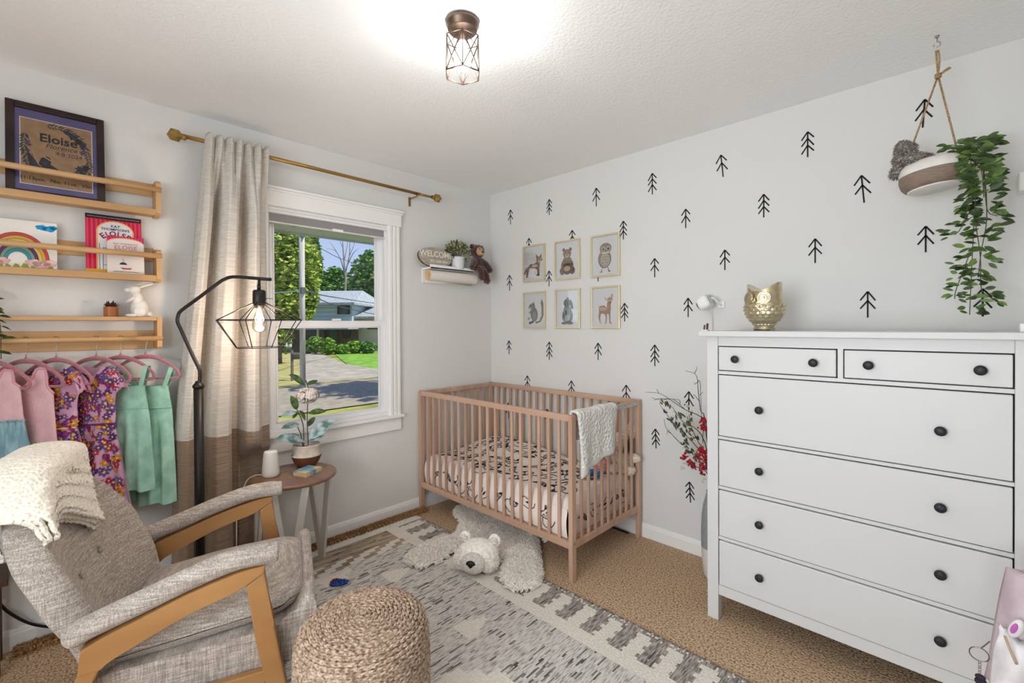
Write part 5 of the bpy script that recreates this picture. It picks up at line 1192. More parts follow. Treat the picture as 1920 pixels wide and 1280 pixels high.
for i in range(nx):
    for j in range(ny): b.mi = cells[i][j]; b.f([g[i][j], g[i+1][j], g[i+1][j+1], g[i][j+1]], True)
b.mi = 0
lowv = {}
rim = [(i, 0) for i in range(nx+1)] + [(nx, j) for j in range(1, ny+1)] + [(i, ny) for i in range(nx-1, -1, -1)] + [(0, j) for j in range(ny-1, 0, -1)]
lows = [b.v((g[i][j].co.x, g[i][j].co.y, 0)) for i, j in rim]
for k in range(len(rim)):
    (i, j), (i2, j2) = rim[k], rim[(k+1) % len(rim)]; b.f([g[i][j], lows[k], lows[(k+1) % len(rim)], g[i2][j2]])
rg = b.build('area_rug', [RGI, RGG, RGD, RGT, RGB_], recalc=False)
tag(rg, 'woven grey and ivory area rug with a stepped tribal pattern on the carpet', 'rug')
# shaggy carpet edge tufts along the window wall
b = MB(); b.grid(lambda u, v: (lerp(.014, .10, u), lerp(-2.75, -.72, v), .001 + .018*sin(PI*u)), 4, 80)
b.fur(9000, .022, .005, .5); tf = b.build('carpet_pile', mat('pile_edge', '7A5C3C', 'C49A68', 'noise', 150, rough=1, lo=.35, hi=.65), recalc=False); tag(tf, 'raised tan carpet pile along the window wall baseboard', 'carpet', kind='stuff')

# ================================================================ polar bear rug
BFUR = mat('bear_fur', 'E2DACE', 'FBF7F1', 'noise', 60, rough=1, sheen=.4, c3='F0EAE2', lo=.35, hi=.65)
br = thing('polar_bear_rug', 'cream plush polar bear rug lying flat on the floor half under the crib', 'bear rug', (.95, -.95, 0))
px_ = [(755.6, 1048.8), (770, 1060), (786.9, 1063.6), (806, 1060), (827.5, 1051), (849, 1037), (870, 1040), (900, 1060), (925, 1062), (946, 1045), (939, 1068), (938, 1084), (944.7, 1097), (957, 1105), (972, 1108), (998, 1103), (1013, 1094), (1019, 1080), (1014, 1040), (1009, 1003)]
outl = [oZ(x, y, .022).to_2d() for x, y in px_] + [Vector(q) for q in ((1.02, -.52), (1.06, -.36), (.95, -.26), (.80, -.36), (.62, -.30), (.45, -.30), (.36, -.42))] + [oZ(x, y, .022).to_2d() for x, y in ((854, 950), (849, 960), (853, 970), (862, 977), (856, 995.6), (849, 1003), (830, 1010), (810, 1017.5), (785, 1025), (768, 1033))]
def inside(p, P):
    c = False; j = len(P)-1
    for i in range(len(P)):
        if (P[i].y > p.y) != (P[j].y > p.y) and p.x < (P[j].x-P[i].x)*(p.y-P[i].y)/(P[j].y-P[i].y)+P[i].x: c = not c
        j = i
    return c
def edged(p, P): 
    m = 9
    for a, c in zip(P, P[1:]+P[:1]):
        ab = c-a; t = max(0, min(1, (p-a).dot(ab)/max(1e-9, ab.length_squared))); m = min(m, (p-(a+ab*t)).length)
    return m
b = MB(); N_ = 86; xs0, ys0 = min(p.x for p in outl), min(p.y for p in outl); xs1, ys1 = max(p.x for p in outl), max(p.y for p in outl); gg = {}
H0 = .013
def gp(i, j):
    if (i, j) not in gg:
        p = Vector((lerp(xs0, xs1, i/N_), lerp(ys0, ys1, j/N_))); d = edged(p, outl) if inside(p, outl) else 0; gg[(i, j)] = b.v((p.x, p.y, H0 + .032*min(1, d/.04)**.5 + .008*noise.noise(V(p.x*12, p.y*12, 0))*min(1, d/.03)))
    return gg[(i, j)]
for i in range(N_):
    for j in range(N_):
        p = Vector((lerp(xs0, xs1, (i+.5)/N_), lerp(ys0, ys1, (j+.5)/N_)))
        if inside(p, outl): b.f([gp(i, j), gp(i+1, j), gp(i+1, j+1), gp(i, j+1)], True)
b.fur(24000, .014, .0052, .5, droop=.5); b.build('pelt', BFUR, br, recalc=False)
hc = oZ(897, 1036, .086); fw_ = (V(CAM.x, CAM.y, hc.z) - hc).normalized(); fw_ = (Matrix.Rotation(-.30, 3, 'Z') @ fw_); sd = V(-fw_.y, fw_.x, 0); HM = Matrix((sd, fw_, V(0,0,1))).transposed()
b = MB(); b.ell(hc, (.116, .100, .072), HM, fn=lambda d: 1 + .06*max(0, -d.z)); b.ell(hc + HM @ V(.068, .04, -.018), (.054, .054, .05)); b.ell(hc + HM @ V(-.068, .04, -.018), (.054, .054, .05))
b.fur(9000, .012, .0046, .5, droop=.4); b.build('head', BFUR, br, recalc=False)
MUZK = mat('bear_muzzle', 'D9CCBC', 'F5EFE8', 'vor', 150, rough=1, bump=.9, lo=.05, hi=.5)
mz = MB().ell(hc + HM @ V(0, .086, -.012), (.068, .058, .054), HM, 28, 18).build('muzzle', MUZK, br)
nq = hc + HM @ V(0, .141, .006)
b = MB(); b.ell(nq, (.026, .012, .020), HM, fn=lambda d: 1 - .35*max(0, -d.z)*abs(d.x) - (.25*abs(d.x) if d.z < 0 else 0)); b.build('nose', BLACK, mz)
for s in (-1, 1):
    c = hc + HM @ V(s*.086, -.03, .064); b = MB(); b.ell(c, (.034, .022, .036), HM); b.fur(1500, .012, .004, .6); e = b.build('ear', BFUR, br, recalc=False)
    MB().ell(c + HM @ V(0, .014, 0), (.024, .014, .026), HM).build('inner_ear', MUZK, e)
# little pom-pom toy by the pouf
tt = oZ(636, 1094, .012)
t = thing('yarn_scrap', 'small blue and red woven scrap on the rug beside the pouf', 'toy', (tt.x, tt.y, .01))
b = MB(); b.ell((tt.x, tt.y, .018), (.022, .045, .008), Matrix.Rotation(-.5, 3, 'Z')); b.fur(260, .010, .004, .6); b.build('blue_yarn', mat('yarn_blue', '1F3C86', '3E62B4', 'noise', 90, rough=1), t, recalc=False)
b = MB(); b.ell((tt.x-.025, tt.y-.012, .019), (.014, .022, .008)); b.fur(120, .009, .004, .6); b.build('red_yarn', mat('yarn_red', '7E1528', rough=1), t, recalc=False)
# ================================================================ hanging planter with trailing vine
HYD = -.25
pl_ = thing('hanging_planter', 'two tone ceramic bowl planter hung by rope from the ceiling, trailing a green vine', 'planter', (2.772, HYD, 1.86))
pcx, pcz = 2.764, 1.862; TM = Matrix.Rotation(-.10, 3, 'Y')
CERT = mat('planter_white', 'DAD6D1', 'E4E0DB', 'noise', 12, rough=.6); CERB = mat('planter_taupe', '7E6C60', '8C7A6C', 'noise', 40, rough=.7, stretch=(1, 1, 6))
b = MB(); c = V(pcx, HYD, pcz)
b.mi = 0; b.lathe([(0, -.006), (.076, -.006), (.080, -.003), (.080, 0)], c, 48, M=TM, cap=False); b.mi = 1; b.lathe([(.080, 0), (.088, .003), (.098, .018), (.102, .040), (.100, .058)], c, 48, M=TM, cap=False)
b.mi = 0; b.lathe([(.100, .058), (.099, .072), (.092, .090), (.080, .102), (.072, .104), (.07, .098), (.078, .084), (.0, .06)], c, 48, M=TM, cap=False); b.build('bowl', [CERT, CERB], pl_)
ROPE = mat('jute_rope', '9A7A52', 'C4A479', 'noise', 200, rough=1, bump=.8)
kn = oY(1759, 142, HYD); hk = oY(1757, 72, HYD)
b = MB()
for s, e in ((-1, c + TM @ V(-.082, 0, .095)), (1, c + TM @ V(.078, 0, .095))): b.tube([kn, e], .0032, 8)
for s in (-1, 1): b.tube(bez([kn, kn + V(s*.004, 0, .06), V(hk.x + s*.003, HYD, 2.385)], 4), .003, 8)
for k in range(4): b.tube([kn + V(.008*cos(a), .008*sin(a), -.006+.004*k+.001*sin(a)) for a in [i*.6 for i in range(12)]], .003, 6)
b.tube(bez([kn, kn + V(.02, 0, .015), kn + V(.032, .005, .022)], 3), .0025, 6); b.tube(bez([kn, kn + V(.018, 0, .008), kn + V(.036, -.006, .014)], 3), .0025, 6); b.build('rope', ROPE, pl_)
b = MB(); b.tube([V(hk.x, HYD, 2.44), V(hk.x, HYD, 2.42)] + [V(hk.x + .010*sin(a), HYD, 2.408 + .010*cos(a)) for a in [i*.5 for i in range(11)]], .0018, 8); b.lathe([(.008, 2.44), (.006, 2.434), (.002, 2.433)], (hk.x, HYD, 0), 12); b.build('ceiling_hook', CHROME, pl_)
def vine(name, pts, n, L0, L1, spread=1):
    q = bez(pts, 7); st = MB().tube(q, .0014, 5).build(name, STEM, pl_)
    b = MB()
    for i in range(n):
        t = R.random(); k = min(len(q)-2, int(t*(len(q)-1))); p = q[k].lerp(q[k+1], R.random()); a = R.uniform(-1.2, 1.2) + (PI if i % 2 else 0)
        d = V(cos(a)*.85, -abs(sin(a))*.4 + .1, R.uniform(-.55, .3)); b.mi = 0 if R.random() < .68 else 1
        e = p + d.normalized()*R.uniform(.004, .03)*spread; b.mi, m_ = b.mi, b.mi
        b.leaf(e, d, V(R.gauss(0,.35), -1, R.gauss(.5, .4)), R.uniform(L0, L1), R.uniform(L0, L1)*.44, R.uniform(-.05, .2), 4)
    b.build('leaves', [VINE, VINEL], st, recalc=False)
D_ = lambda x, y, dy=0: oY(x, y, HYD + dy)
vine('vine', [D_(1800, 300), D_(1822, 290, -.05), D_(1830, 340, -.08), D_(1826, 420, -.07), D_(1822, 500, -.06), D_(1818, 590, -.05)], 70, .026, .042)
vine('vine', [D_(1800, 292), D_(1832, 280, -.03), D_(1846, 330, -.05), D_(1850, 410, -.05), D_(1840, 470, -.05), D_(1834, 520, -.05)], 74, .028, .044)
vine('vine', [D_(1795, 290), D_(1835, 268, .02), D_(1846, 350, -.03), D_(1852, 395, -.03), D_(1870, 405, -.03)], 60, .028, .046)
vine('vine', [D_(1800, 296), D_(1820, 300, -.08), D_(1812, 400, -.09), D_(1800, 430, -.08), D_(1790, 440, -.07)], 34, .024, .036)
vine('vine', [D_(1826, 400, -.07), D_(1838, 480, -.06), D_(1840, 540, -.05), D_(1860, 560, -.05)], 34, .022, .038)
vine('vine', [D_(1820, 470, -.06), D_(1805, 510, -.06), D_(1792, 545, -.06), D_(1790, 560, -.06)], 22, .020, .034)
vine('vine', [D_(1820, 290, -.04), D_(1800, 275, -.02), D_(1785, 272, 0), D_(1774, 274, 0)], 18, .024, .036)
vine('vine', [D_(1812, 290, -.03), D_(1828, 268, -.02), D_(1842, 262, -.01), D_(1850, 266, 0)], 40, .030, .046)
vine('vine', [D_(1822, 300, -.06), D_(1840, 320, -.09), D_(1845, 370, -.09)], 60, .032, .050)
KOA = mat('plush_grey', '6E645E', 'B5ABA4', 'noise', 130, rough=1, bump=.9, c3='8E847C', sheen=.4)
gp_ = thing('plush_koala', 'grey fluffy plush animal peeking over the left rim of the hanging planter', 'soft toy', (2.68, HYD, 1.93))
b = MB(); 
for (x, y, rx, rz, dy) in ((1698, 283, .034, .030, 0), (1694, 276, .022, .022, -.01), (1688, 300, .022, .017, 0), (1714, 295, .026, .017, -.06), (1683, 322, .020, .022, 0), (1678, 328, .014, .012, 0), (1720, 300, .05, .02, .02)):
    p = D_(x, y, dy); b.ell(p, (rx, .026, rz))
b.fur(3200, .012, .0045, .7); b.build('body', KOA, gp_, recalc=False)
# white wall bracket at the right edge
tag(base(MB().b2((2.994, -.09, 1.835), (3.22, -.0005, 1.905), bev=.004).build('wall_ledge', WHITE), (3.1, -.04, 1.87)), 'white box ledge on the wall at the right edge, beside the vine', 'shelf')

# ================================================================ floor vase with branches
vz = thing('floor_vase', 'tall floor vase with grey top and white base between crib and dresser', 'vase', (1.912, -.17, 0))
b = MB(); b.mi = 1; b.lathe([(0, 0), (.052, 0), (.060, .01), (.068, .08), (.072, .16)], (1.912, -.17, 0), 40, cap=False); b.mi = 0
b.lathe([(.072, .16), (.073, .24), (.070, .32), (.062, .38), (.050, .425), (.044, .445), (.046, .455), (.042, .455), (.040, .44), (.0, .43)], (1.912, -.17, 0), 40, cap=False); b.build('vase_body', [mat('vase_grey', '858A8C', '94989A', 'noise', 60, rough=.5, stretch=(1, 1, 4)), mat('vase_white', 'D6D2CE', rough=.5)], vz)
bq = thing('branch_bouquet', 'bouquet of dark twigs, green leaves and red and white berry sprigs in the floor vase', 'branches', (1.912, -.17, .44))
TWIG = mat('twig', '3A2C26', '52423A', 'noise', 90, rough=.9); RED = mat('berry_red', '8E0F1C', 'B81C28', 'noise', 60, rough=.35); WBR = mat('berry_white', 'D9D2BE', 'E9E3D2', 'noise', 60, rough=.5); EUC = mat('dull_leaf', '3E4434', '5C6148', 'noise', 50, rough=.7)
Bv = lambda x, y, dy=0: oY(x, y, -.17 + dy)
rt0 = V(1.912, -.17, .42)
TW = [[(1322, 800), (1312, 780), (1285, 768), (1255, 748), (1235, 737), (1210, 735)], [(1285, 768), (1262, 748), (1238, 750), (1222, 745)], [(1235, 737), (1231, 729)], [(1255, 748), (1236, 747), (1225, 750)], [(1275, 758), (1274, 750), (1262, 748)], [(1323, 790), (1314, 770), (1309, 730), (1308, 712), (1302, 700), (1285, 695)], [(1302, 700), (1306, 692), (1307, 686)], [(1309, 715), (1303, 720), (1302, 716)], [(1312, 740), (1318, 735)], [(1311, 752), (1302, 740), (1300, 742)], [(1308, 712), (1313, 718), (1314, 745), (1316, 790)], [(1322, 830), (1300, 800), (1280, 790), (1262, 765), (1250, 755)], [(1280, 790), (1268, 775), (1262, 770)], [(1322, 850), (1310, 830), (1296, 800), (1292, 775), (1290, 760)], [(1324, 870), (1300, 852), (1275, 830), (1258, 812), (1248, 800), (1245, 785)], [(1258, 812), (1250, 808)], [(1325, 885), (1305, 875), (1290, 870), (1280, 868)], [(1326, 880), (1318, 830), (1320, 800), (1323, 790)], [(1324, 865), (1300, 830), (1270, 800), (1245, 770), (1236, 755)]]
b = MB()
for i, tw in enumerate(TW):
    pts = [Bv(x, y, (.02*((i*37) % 5 - 2))*(k > 0)) for k, (x, y) in enumerate(tw)]
    if tw[0][0] >= 1322: pts = [rt0] + pts
    q = bez(pts, 3); b.tube(q, [lerp(.0030 if tw[0][0] >= 1322 else .0018, .0010, j/(len(q)-1)) for j in range(len(q))], 5)
for k in range(3):
    b.tube(bez([rt0, V(1.93+.02*k, -.15, .7), V(1.96+.03*k, -.12-.02*k, .95+.05*k)], 5), .002, 5)
b.build('twigs', TWIG, bq)
def cluster(name, m, spots, n, r0, r1, sp):
    for x, y in spots:
        b = MB(); y0_ = R.uniform(-.03, .03); last = None
        for _ in range(n):
            p = Bv(x + R.gauss(0, sp), y + R.gauss(0, sp), y0_ + R.gauss(0, .006)); b.ell(p, R.uniform(r0, r1), nu=8, nv=6); b.tube([p, Bv(x, y+4, y0_)], .0008, 4)
        b.build(name, m, bq)
cluster('red_sprig', RED, [(1319, 790), (1320, 803), (1283, 855), (1292, 866), (1300, 872), (1309, 856), (1313, 870), (1316, 884), (1312, 845), (1320, 845), (1321, 860), (1318, 800), (1322, 875)], 12, .004, .0085, 3.6)
cluster('white_sprig', WBR, [(1289, 760), (1291, 772), (1251, 808), (1303, 812), (1281, 838), (1305, 828), (1278, 876), (1315, 832), (1320, 900), (1300, 790)], 8, .0025, .0055, 3)
b = MB()
for x, y, n in ((1243, 762, 4), (1250, 772, 4), (1262, 790, 6), (1270, 800, 7), (1280, 818, 8), (1290, 835, 9), (1300, 850, 9), (1283, 783, 5), (1290, 795, 6), (1295, 808, 6), (1308, 826, 5), (1300, 868, 5)):
    for _ in range(n): p = Bv(x + R.gauss(0, 4), y + R.gauss(0, 4), R.uniform(-.03, .03)); b.leaf(p, V(R.gauss(-.6, .5), R.gauss(0, .4), R.gauss(.8, .4)), V(R.gauss(0, .5), -1, R.gauss(0, .5)), R.uniform(.025, .042), R.uniform(.010, .016), .1, 4)
b.build('leaves', EUC, bq, recalc=False)

# ================================================================ ceiling light
cx, cy = 1.547, -1.585
cl = thing('ceiling_light', 'bronze ceiling light with a geometric wire cage around a glowing bulb', 'ceiling light', (cx, cy, 2.44))
BRZ = mat('bronze', '5A4A40', rough=.35, metal=.85); CGE = mat('cage_bronze', '5E4C3E', rough=.35, metal=.7)
MB().lathe([(.056, 0), (.060, -.005), (.060, -.016), (.056, -.020), (.053, -.034), (.050, -.038), (.02, -.044), (.018, -.075), (.0, -.075)], (cx, cy, 2.44), 40).build('canopy', BRZ, cl)
b = MB(); K = 6; za, zb_ = 2.372, 2.245; ph = .35
T1 = [V(cx + .064*cos(ph+2*PI*i/K), cy + .064*sin(ph+2*PI*i/K), za) for i in range(K)]; T2 = [V(cx + .066*cos(ph+2*PI*i/K), cy + .066*sin(ph+2*PI*i/K), zb_) for i in range(K)]
for i in range(K):
    j = (i+1) % K
    for p, q in ((T1[i], T1[j]), (T2[i], T2[j]), (T1[i], T2[i]), (T1[i], T2[j]), (T1[j], T2[i])): b.tube([p, q], .0021, 6)
    b.tube([T1[i], V(cx + .02*cos(ph+2*PI*i/K), cy + .02*sin(ph+2*PI*i/K), 2.398)], .0016, 6)
b.build('wire_cage', CGE, cl)
MB().lathe([(.013, 2.368), (.014, 2.352), (.020, 2.338), (.0285, 2.318), (.031, 2.302), (.030, 2.286), (.024, 2.272), (.013, 2.264), (0, 2.262)], (cx, cy, 0), 28).build('bulb', emit('bulb_glow', 'FFF6E8', 9), cl)
lamp('ceiling_light_glow', 'POINT', (cx, cy, 2.275), 12, (1, .995, .985), .06)

# ================================================================ bags at the right edge
LIL = mat('lilac_cloth', 'BFACB6', 'D0C0C8', 'noise', 8, rough=.85); WCL = mat('white_vinyl_cloth', 'DAD6D8', 'E8E4E6', 'noise', 14, rough=.5, bump=.4, bscale=20); HOT = mat('ear_pink', 'B75CB0', rough=.6)
GY = -.95
G = lambda x, y, dy=0: oY(x, y, GY + dy)
t = thing('lilac_bag', 'lilac fabric bag standing in front of the dresser right end, cut by the frame', 'bag', (3.0, -.9, .3))
b = MB(); b.sheet(lambda u, v: G(lerp(lerp(1915, 1960, u), lerp(1868, 1960, u), v), lerp(1085, 1300, v)) + V(0, .06 - .05*sin(PI*u) + .01*sin(v*7+u*3), 0), 14, 18, .05); b.build('bag_body', LIL, t)
t = thing('bunny_pouch', 'white pouch with a pink lined bunny ear in the lower right corner', 'pouch', (2.92, -.95, .3))
b = MB(); b.sheet(lambda u, v: G(lerp(lerp(1876, 1945, u), lerp(1858, 1960, u), v**.7), lerp(1162 + 14*u + 26*sin(u*3), 1310, v)) + V(0, -.03 - .03*sin(PI*u)*sin(PI*v)**.5 + .008*sin(u*9+v*5), 0), 22, 26, .02); b.build('pouch_body', WCL, t)
b = MB(); b.ell(G(1905, 1178, -.05), (.012, .010, .026), Matrix.Rotation(.35, 3, 'Y')); b.build('bunny_ear', WCL, t)
b = MB(); b.ell(G(1901.5, 1178, -.060), (.0055, .003, .014), Matrix.Rotation(.3, 3, 'Y')); b.build('inner_ear', HOT, t)
b = MB(); b.tube(bez([G(1884, 1192, -.06), G(1893, 1215, -.075), G(1906, 1245, -.08)], 4), .003, 6); b.build('zip_pull', mat('zip_tan', 'B49A84', rough=.5), t)
t = thing('keyring', 'metal keyring with a short chain and dark charm hanging from the white pouch', 'keyring', G(1836, 1225, -.06))
b = MB(); rc = G(1836, 1226, -.06); rr = (G(1853, 1226, -.06)-rc).length; b.tube([rc + V(rr*cos(a), .3*rr*sin(a)*0, rr*sin(a)*.95) for a in [2*PI*i/40 for i in range(40)]], .0013, 6, closed=True); b.tube(bez([rc + V(rr*.15, 0, rr*.9), G(1846, 1210, -.05), G(1856, 1202, -.04)], 3), .0016, 6); b.build('split_ring', mat('ring_steel', '8A7F74', rough=.25, metal=1), t)
b = MB()
for i in range(5): p = G(1837, 1241 + i*4.6, -.06); b.tube([p + V(.0022*cos(a), .0022*sin(a)*(i % 2), .0032*sin(a)) for a in [2*PI*k/10 for k in range(10)]], .0007, 5, closed=True)
b.build('chain', mat('ring_steel', '8A7F74'), t)
b = MB(); b.ell(G(1838, 1269, -.06), (.010, .008, .007)); b.ell(G(1835, 1276, -.06), (.008, .008, .008)); b.ell(G(1842, 1277, -.06), (.008, .008, .007)); b.build('charm', mat('charm_dark', '2A2430', rough=.8), t)

# ================================================================ small things at the left edge and along the floor
p = oX(16, 1098, .22)
t = thing('wood_stool', 'corner of a dark wood stool at the left edge behind the armchair', 'stool', (.12, p.y-.15, 0))
DWD = mat('walnut', '3A281E', '54392A', 'wood', 12, rough=.5, stretch=(1, .2, 1))
MB().b2((.03, p.y-.32, p.z), (.22, p.y, p.z+.028), bev=.003).build('seat', DWD, t)
for x in (.045, .18):
    for y in (p.y-.30, p.y-.05): MB().b2((x, y, 0), (x+.025, y+.025, p.z), bev=.002).build('leg', DWD, t)
tag(MB().tube(bez([oX(-30, 1095, .03), oX(0, 1132, .03), oX(20, 1150, .03), oX(55, 1168, .03), oX(92, 1175, .03), oX(130, 1176, .05), oX(170, 1180, .08)], 6), .0055, 8).build('power_cord', mat('cord_black', '15120F', rough=.5)), 'black cord drooping along the wall behind the armchair', 'cord')
tag(MB().tube(bez([(.5, -.05, .012), (.9, -.045, .02), (1.2, -.05, .012), (1.33, -.06, .014)], 6), .006, 8).build('power_cord', mat('cord_black', '15120F')), 'black cord on the carpet along the wall under the crib', 'cord')
# ================================================================ outside the window
def ground(x, y): return -.6 + .10*noise.noise(V(x*.08, y*.08, 1))*min(1, max(0, (-x-14)/6))
LAWN = mat('lawn', '6E7A34', 'A8A05A', 'noise', 1.2, rough=1, c3='8A8C44', lo=.35, hi=.65, bump=.3, bscale=8); DRY = mat('dry_lawn', '8E8A48', 'B8A676', 'noise', 1.5, rough=1, c3='A39A5C', lo=.35, hi=.65); ASPH = mat('asphalt', '8E826F', '9E927E', 'noise', 6, rough=.95); CONC = mat('driveway', '958B7B', 'AEA492', 'noise', 2.5, rough=.95, c3='A2988A'); GREEN = mat('green_lawn', '5E8A24', '86AE3C', 'noise', 1.5, rough=1)
b = MB(); b.grid(lambda u, v: (lerp(-75, -.4, u), lerp(-25, 50, v), -.62), 30, 30); o = struct(b.build('ground_lawn', LAWN)); o['label'] = 'grass lawn outside'
b = MB(); b.grid(lambda u, v: (lerp(-12.6, -7.7, u), lerp(-25, 50, v), -.59 + .02*sin(PI*u)), 6, 30); o = struct(b.build('street', ASPH))
b = MB(); q = [oZ(x, y, -.585) for x, y in ((560, 719), (589, 717.5), (697, 707), (730, 704))]
A = [oZ(570, 722, -.585), oZ(697, 711, -.585), oZ(760, 700, -.585), oZ(648, 682, -.585), oZ(600, 662, -.585), oZ(566, 664, -.585), oZ(560, 690, -.585)]
vs = [b.v(p) for p in A]; b.f(vs); vl = [b.v(p - V(0,0,.03)) for p in A]
for i in range(len(A)): b.f([vs[i], vs[(i+1) % len(A)], vl[(i+1) % len(A)], vl[i]])
o = struct(b.build('driveway_path', CONC))
b = MB(); A = [oZ(x, y, -.595) for x, y in ((505, 728), (580, 719), (572, 690), (562, 662), (505, 664), (440, 690))]; vs = [b.v(p) for p in A]; b.f(vs); struct(b.build('dry_grass_field', DRY))
b = MB(); A = [oZ(x, y, -.592) for x, y in ((700, 708), (760, 700), (760, 660), (625, 662), (650, 682))]; vs = [b.v(p) for p in A]; b.f(vs); struct(b.build('green_grass_field', GREEN))
b = MB(); A = [oZ(x, y, -.575) for x, y in ((505, 730), (589, 719.5), (697, 709.5), (760, 702.5), (760, 700), (697, 707), (589, 716.5), (505, 726))]; vs = [b.v(p) for p in A]; b.f(vs); struct(b.build('kerb_grass_strip', mat('kerb_weeds', '6E6A3E', 'A09460', 'noise', 3, rough=1)))
# neighbour's split level house
HD = 36
fh = _f; rh = _r
def H(x, y, dD=0): return oD(x, y, HD + dD)
HMt = Matrix((rh, fh, V(0,0,1))).transposed()
hs = thing('house', 'pale blue split level house across the street with grey roofs', 'house', H(620, 640))
SID = mat('siding_blue', 'A9BFC6', 'B7CBD0', 'noise', 3, rough=.8, stretch=(.1, .1, 14)); SIDW = mat('siding_cream', 'C6C2AE', 'D2CEBC', 'noise', 3, rough=.8, stretch=(.1, .1, 14)); ROOF = mat('roof_shingle', '8E9498', 'A8ADB0', 'noise', 5, rough=.95); DKG = mat('dark_glass', '2E3A42', rough=.2); SHUT = mat('shutter', '2B3038', rough=.6); BRK = mat('porch_brick', '5C5148', '74675A', 'noise', 10, rough=.9)
def hbox(name, x0, x1, ytop, ybot, d0, d1, m, par=hs, grow=0):
    p = H(x0, ytop); q = H(x1, ybot); w_ = (q-p).dot(rh); h_ = p.z-q.z; c = p + rh*w_/2 + V(0,0,-h_/2) + fh*((d0+d1)/2)
    return MB().box(c, (w_, d1-d0, h_), HMt).build(name, m, par)
hbox('upper_wall', 520, 660, 570, 614, 0, 8, SID); hbox('lower_wall', 540, 660, 612, 668, .6, 8, BRK); hbox('wing_wall', 655, 790, 592, 668, 1.5, 9, SIDW)
for i in range(4): hbox('siding_line', 520, 660, 577+i*8, 577.4+i*8, -.02, 0, mat('siding_shadow', '93A9B0', rough=.9))
def gable(name, x0, x1, yeave, yridge, d0, d1):
    p = H(x0, yeave); q = H(x1, yeave); r = H((x0+x1)/2, yridge); b = MB(); L = (q-p).dot(rh); 
    E0, E1 = p + fh*d0, p + rh*L + fh*d0; E2, E3 = p + rh*L + fh*d1, p + fh*d1; hgt = r.z - p.z; mid = (d0+d1)/2 - d0
    R0 = p + rh*(L*.14) + fh*(d0+mid) + V(0,0,hgt); R1 = p + rh*(L*.86) + fh*(d0+mid) + V(0,0,hgt); vs = [b.v(k) for k in (E0, E1, E2, E3, R0, R1)]
    for f in ((0, 1, 5, 4), (1, 2, 5), (2, 3, 4, 5), (3, 0, 4)): b.f([vs[k] for k in f])
    lo = [b.v(vs[k].co - V(0,0,.16)) for k in range(4)]
    for k in range(4): b.f([vs[k], lo[k], lo[(k+1) % 4], vs[(k+1) % 4]])
    b.f(lo[::-1]); return b.build(name, ROOF, hs)
gable('upper_roof', 505, 674, 569, 538, -1.2, 9); gable('porch_roof', 500, 668, 614, 604, -1.8, 2.5); gable('wing_roof', 645, 800, 593, 564, .4, 10)
for x0, x1, y0, y1 in ((633, 657, 572, 589), (571, 584, 570, 588)):
    hbox('window', x0+4, x1-4, y0, y1, -.06, .0, DKG)
    for a in (x0, x1-5): hbox('shutter', a, a+4.4, y0, y1, -.09, 0, SHUT)
for x0, x1, y0, y1 in ((574, 590, 618, 640), (592, 604, 618, 640), (640, 652, 618, 634)): hbox('window', x0, x1, y0, y1, .5, .62, DKG)
hbox('window', 678, 702, 608, 617, 1.4, 1.52, DKG); hbox('front_door', 612, 627, 619, 668, .5, .62, mat('door_teal', '4E6A62', rough=.6)); hbox('porch_post', 608, 610.5, 615, 668, -1.4, -1.2, SIDW)
gr = tag(base(MB().box(oD(508, 650, 46), (5, 4, 2.6), HMt).build('garden_shed', mat('shed_white', 'CFD3D6', rough=.8)), oD(508, 660, 46)), 'low white outbuilding under the big tree across the street', 'shed')
# trees and bushes
def crown(b, c, r, n, L, flat=1, hollow=.75, mi=2):
    for _ in range(n):
        d = V(R.gauss(0,1), R.gauss(0,1), R.gauss(0,1)).normalized(); k = R.random()**.33; k = max(k, hollow*R.random()); lum = noise.noise(d*2.4 + c*.3)
        p = c + V(d.x*r.x, d.y*r.y, d.z*r.z)*k*(1+.28*lum); b.mi = R.randrange(mi)
        t, w_ = frame(V(R.gauss(0,1), R.gauss(0,1), R.gauss(0,1.4)+.6)); l = L*R.uniform(.6, 1.3); s = l*.62; m_ = p + (t*.5+w_*.5)*l*.2
        b.f([b.v(p - t*l*.5), b.v(p + w_*s*.5), b.v(p + t*l*.5), b.v(p - w_*s*.5)])
def tree(name, lb, x, ybase, ytop, D, wpx, n, L, mats, cat='tree', group=None, blobs=None, zg=None):
    p = oD(x, ybase, D); zt = oD(x, ytop, D).z; zb2 = zg if zg is not None else -.62; w_ = wpx/F_PX*D/2; h = zt-zb2; t = thing(name, lb, cat, (p.x, p.y, zb2), group=group)
    b = MB(); q = bez([(p.x, p.y, zb2), (p.x+.1, p.y, zb2+h*.3), (p.x-.1, p.y+.1, zb2+h*.7)], 4); r0 = max(.03, h*.022); b.tube(q, [lerp(r0, r0*.35, i/(len(q)-1)) for i in range(len(q))], 8)
    for _ in range(7): a = R.uniform(0, 6.28); s = V(p.x, p.y, zb2+h*R.uniform(.3, .6)); b.tube([s, s + V(cos(a)*w_*.6, sin(a)*w_*.6, h*.2)], r0*.3, 5)
    b.build('trunk', mat('bark_grey', '5A5048', '7C7268', 'noise', 6, rough=1), t)
    b = MB()
    for bx, bz2, br_, share in (blobs or ((0, .62, 1, .4), (-.45, .5, .62, .2), (.45, .52, .6, .2), (.1, .82, .55, .2))):
        crown(b, V(p.x, p.y, zb2) + rh*(bx*w_) + V(0, 0, h*bz2), V(w_*br_, w_*br_*.8, h*(.36 if br_ > .8 else .2)), int(n*share), L)
    b.build('crown', mats, t, recalc=False); return t
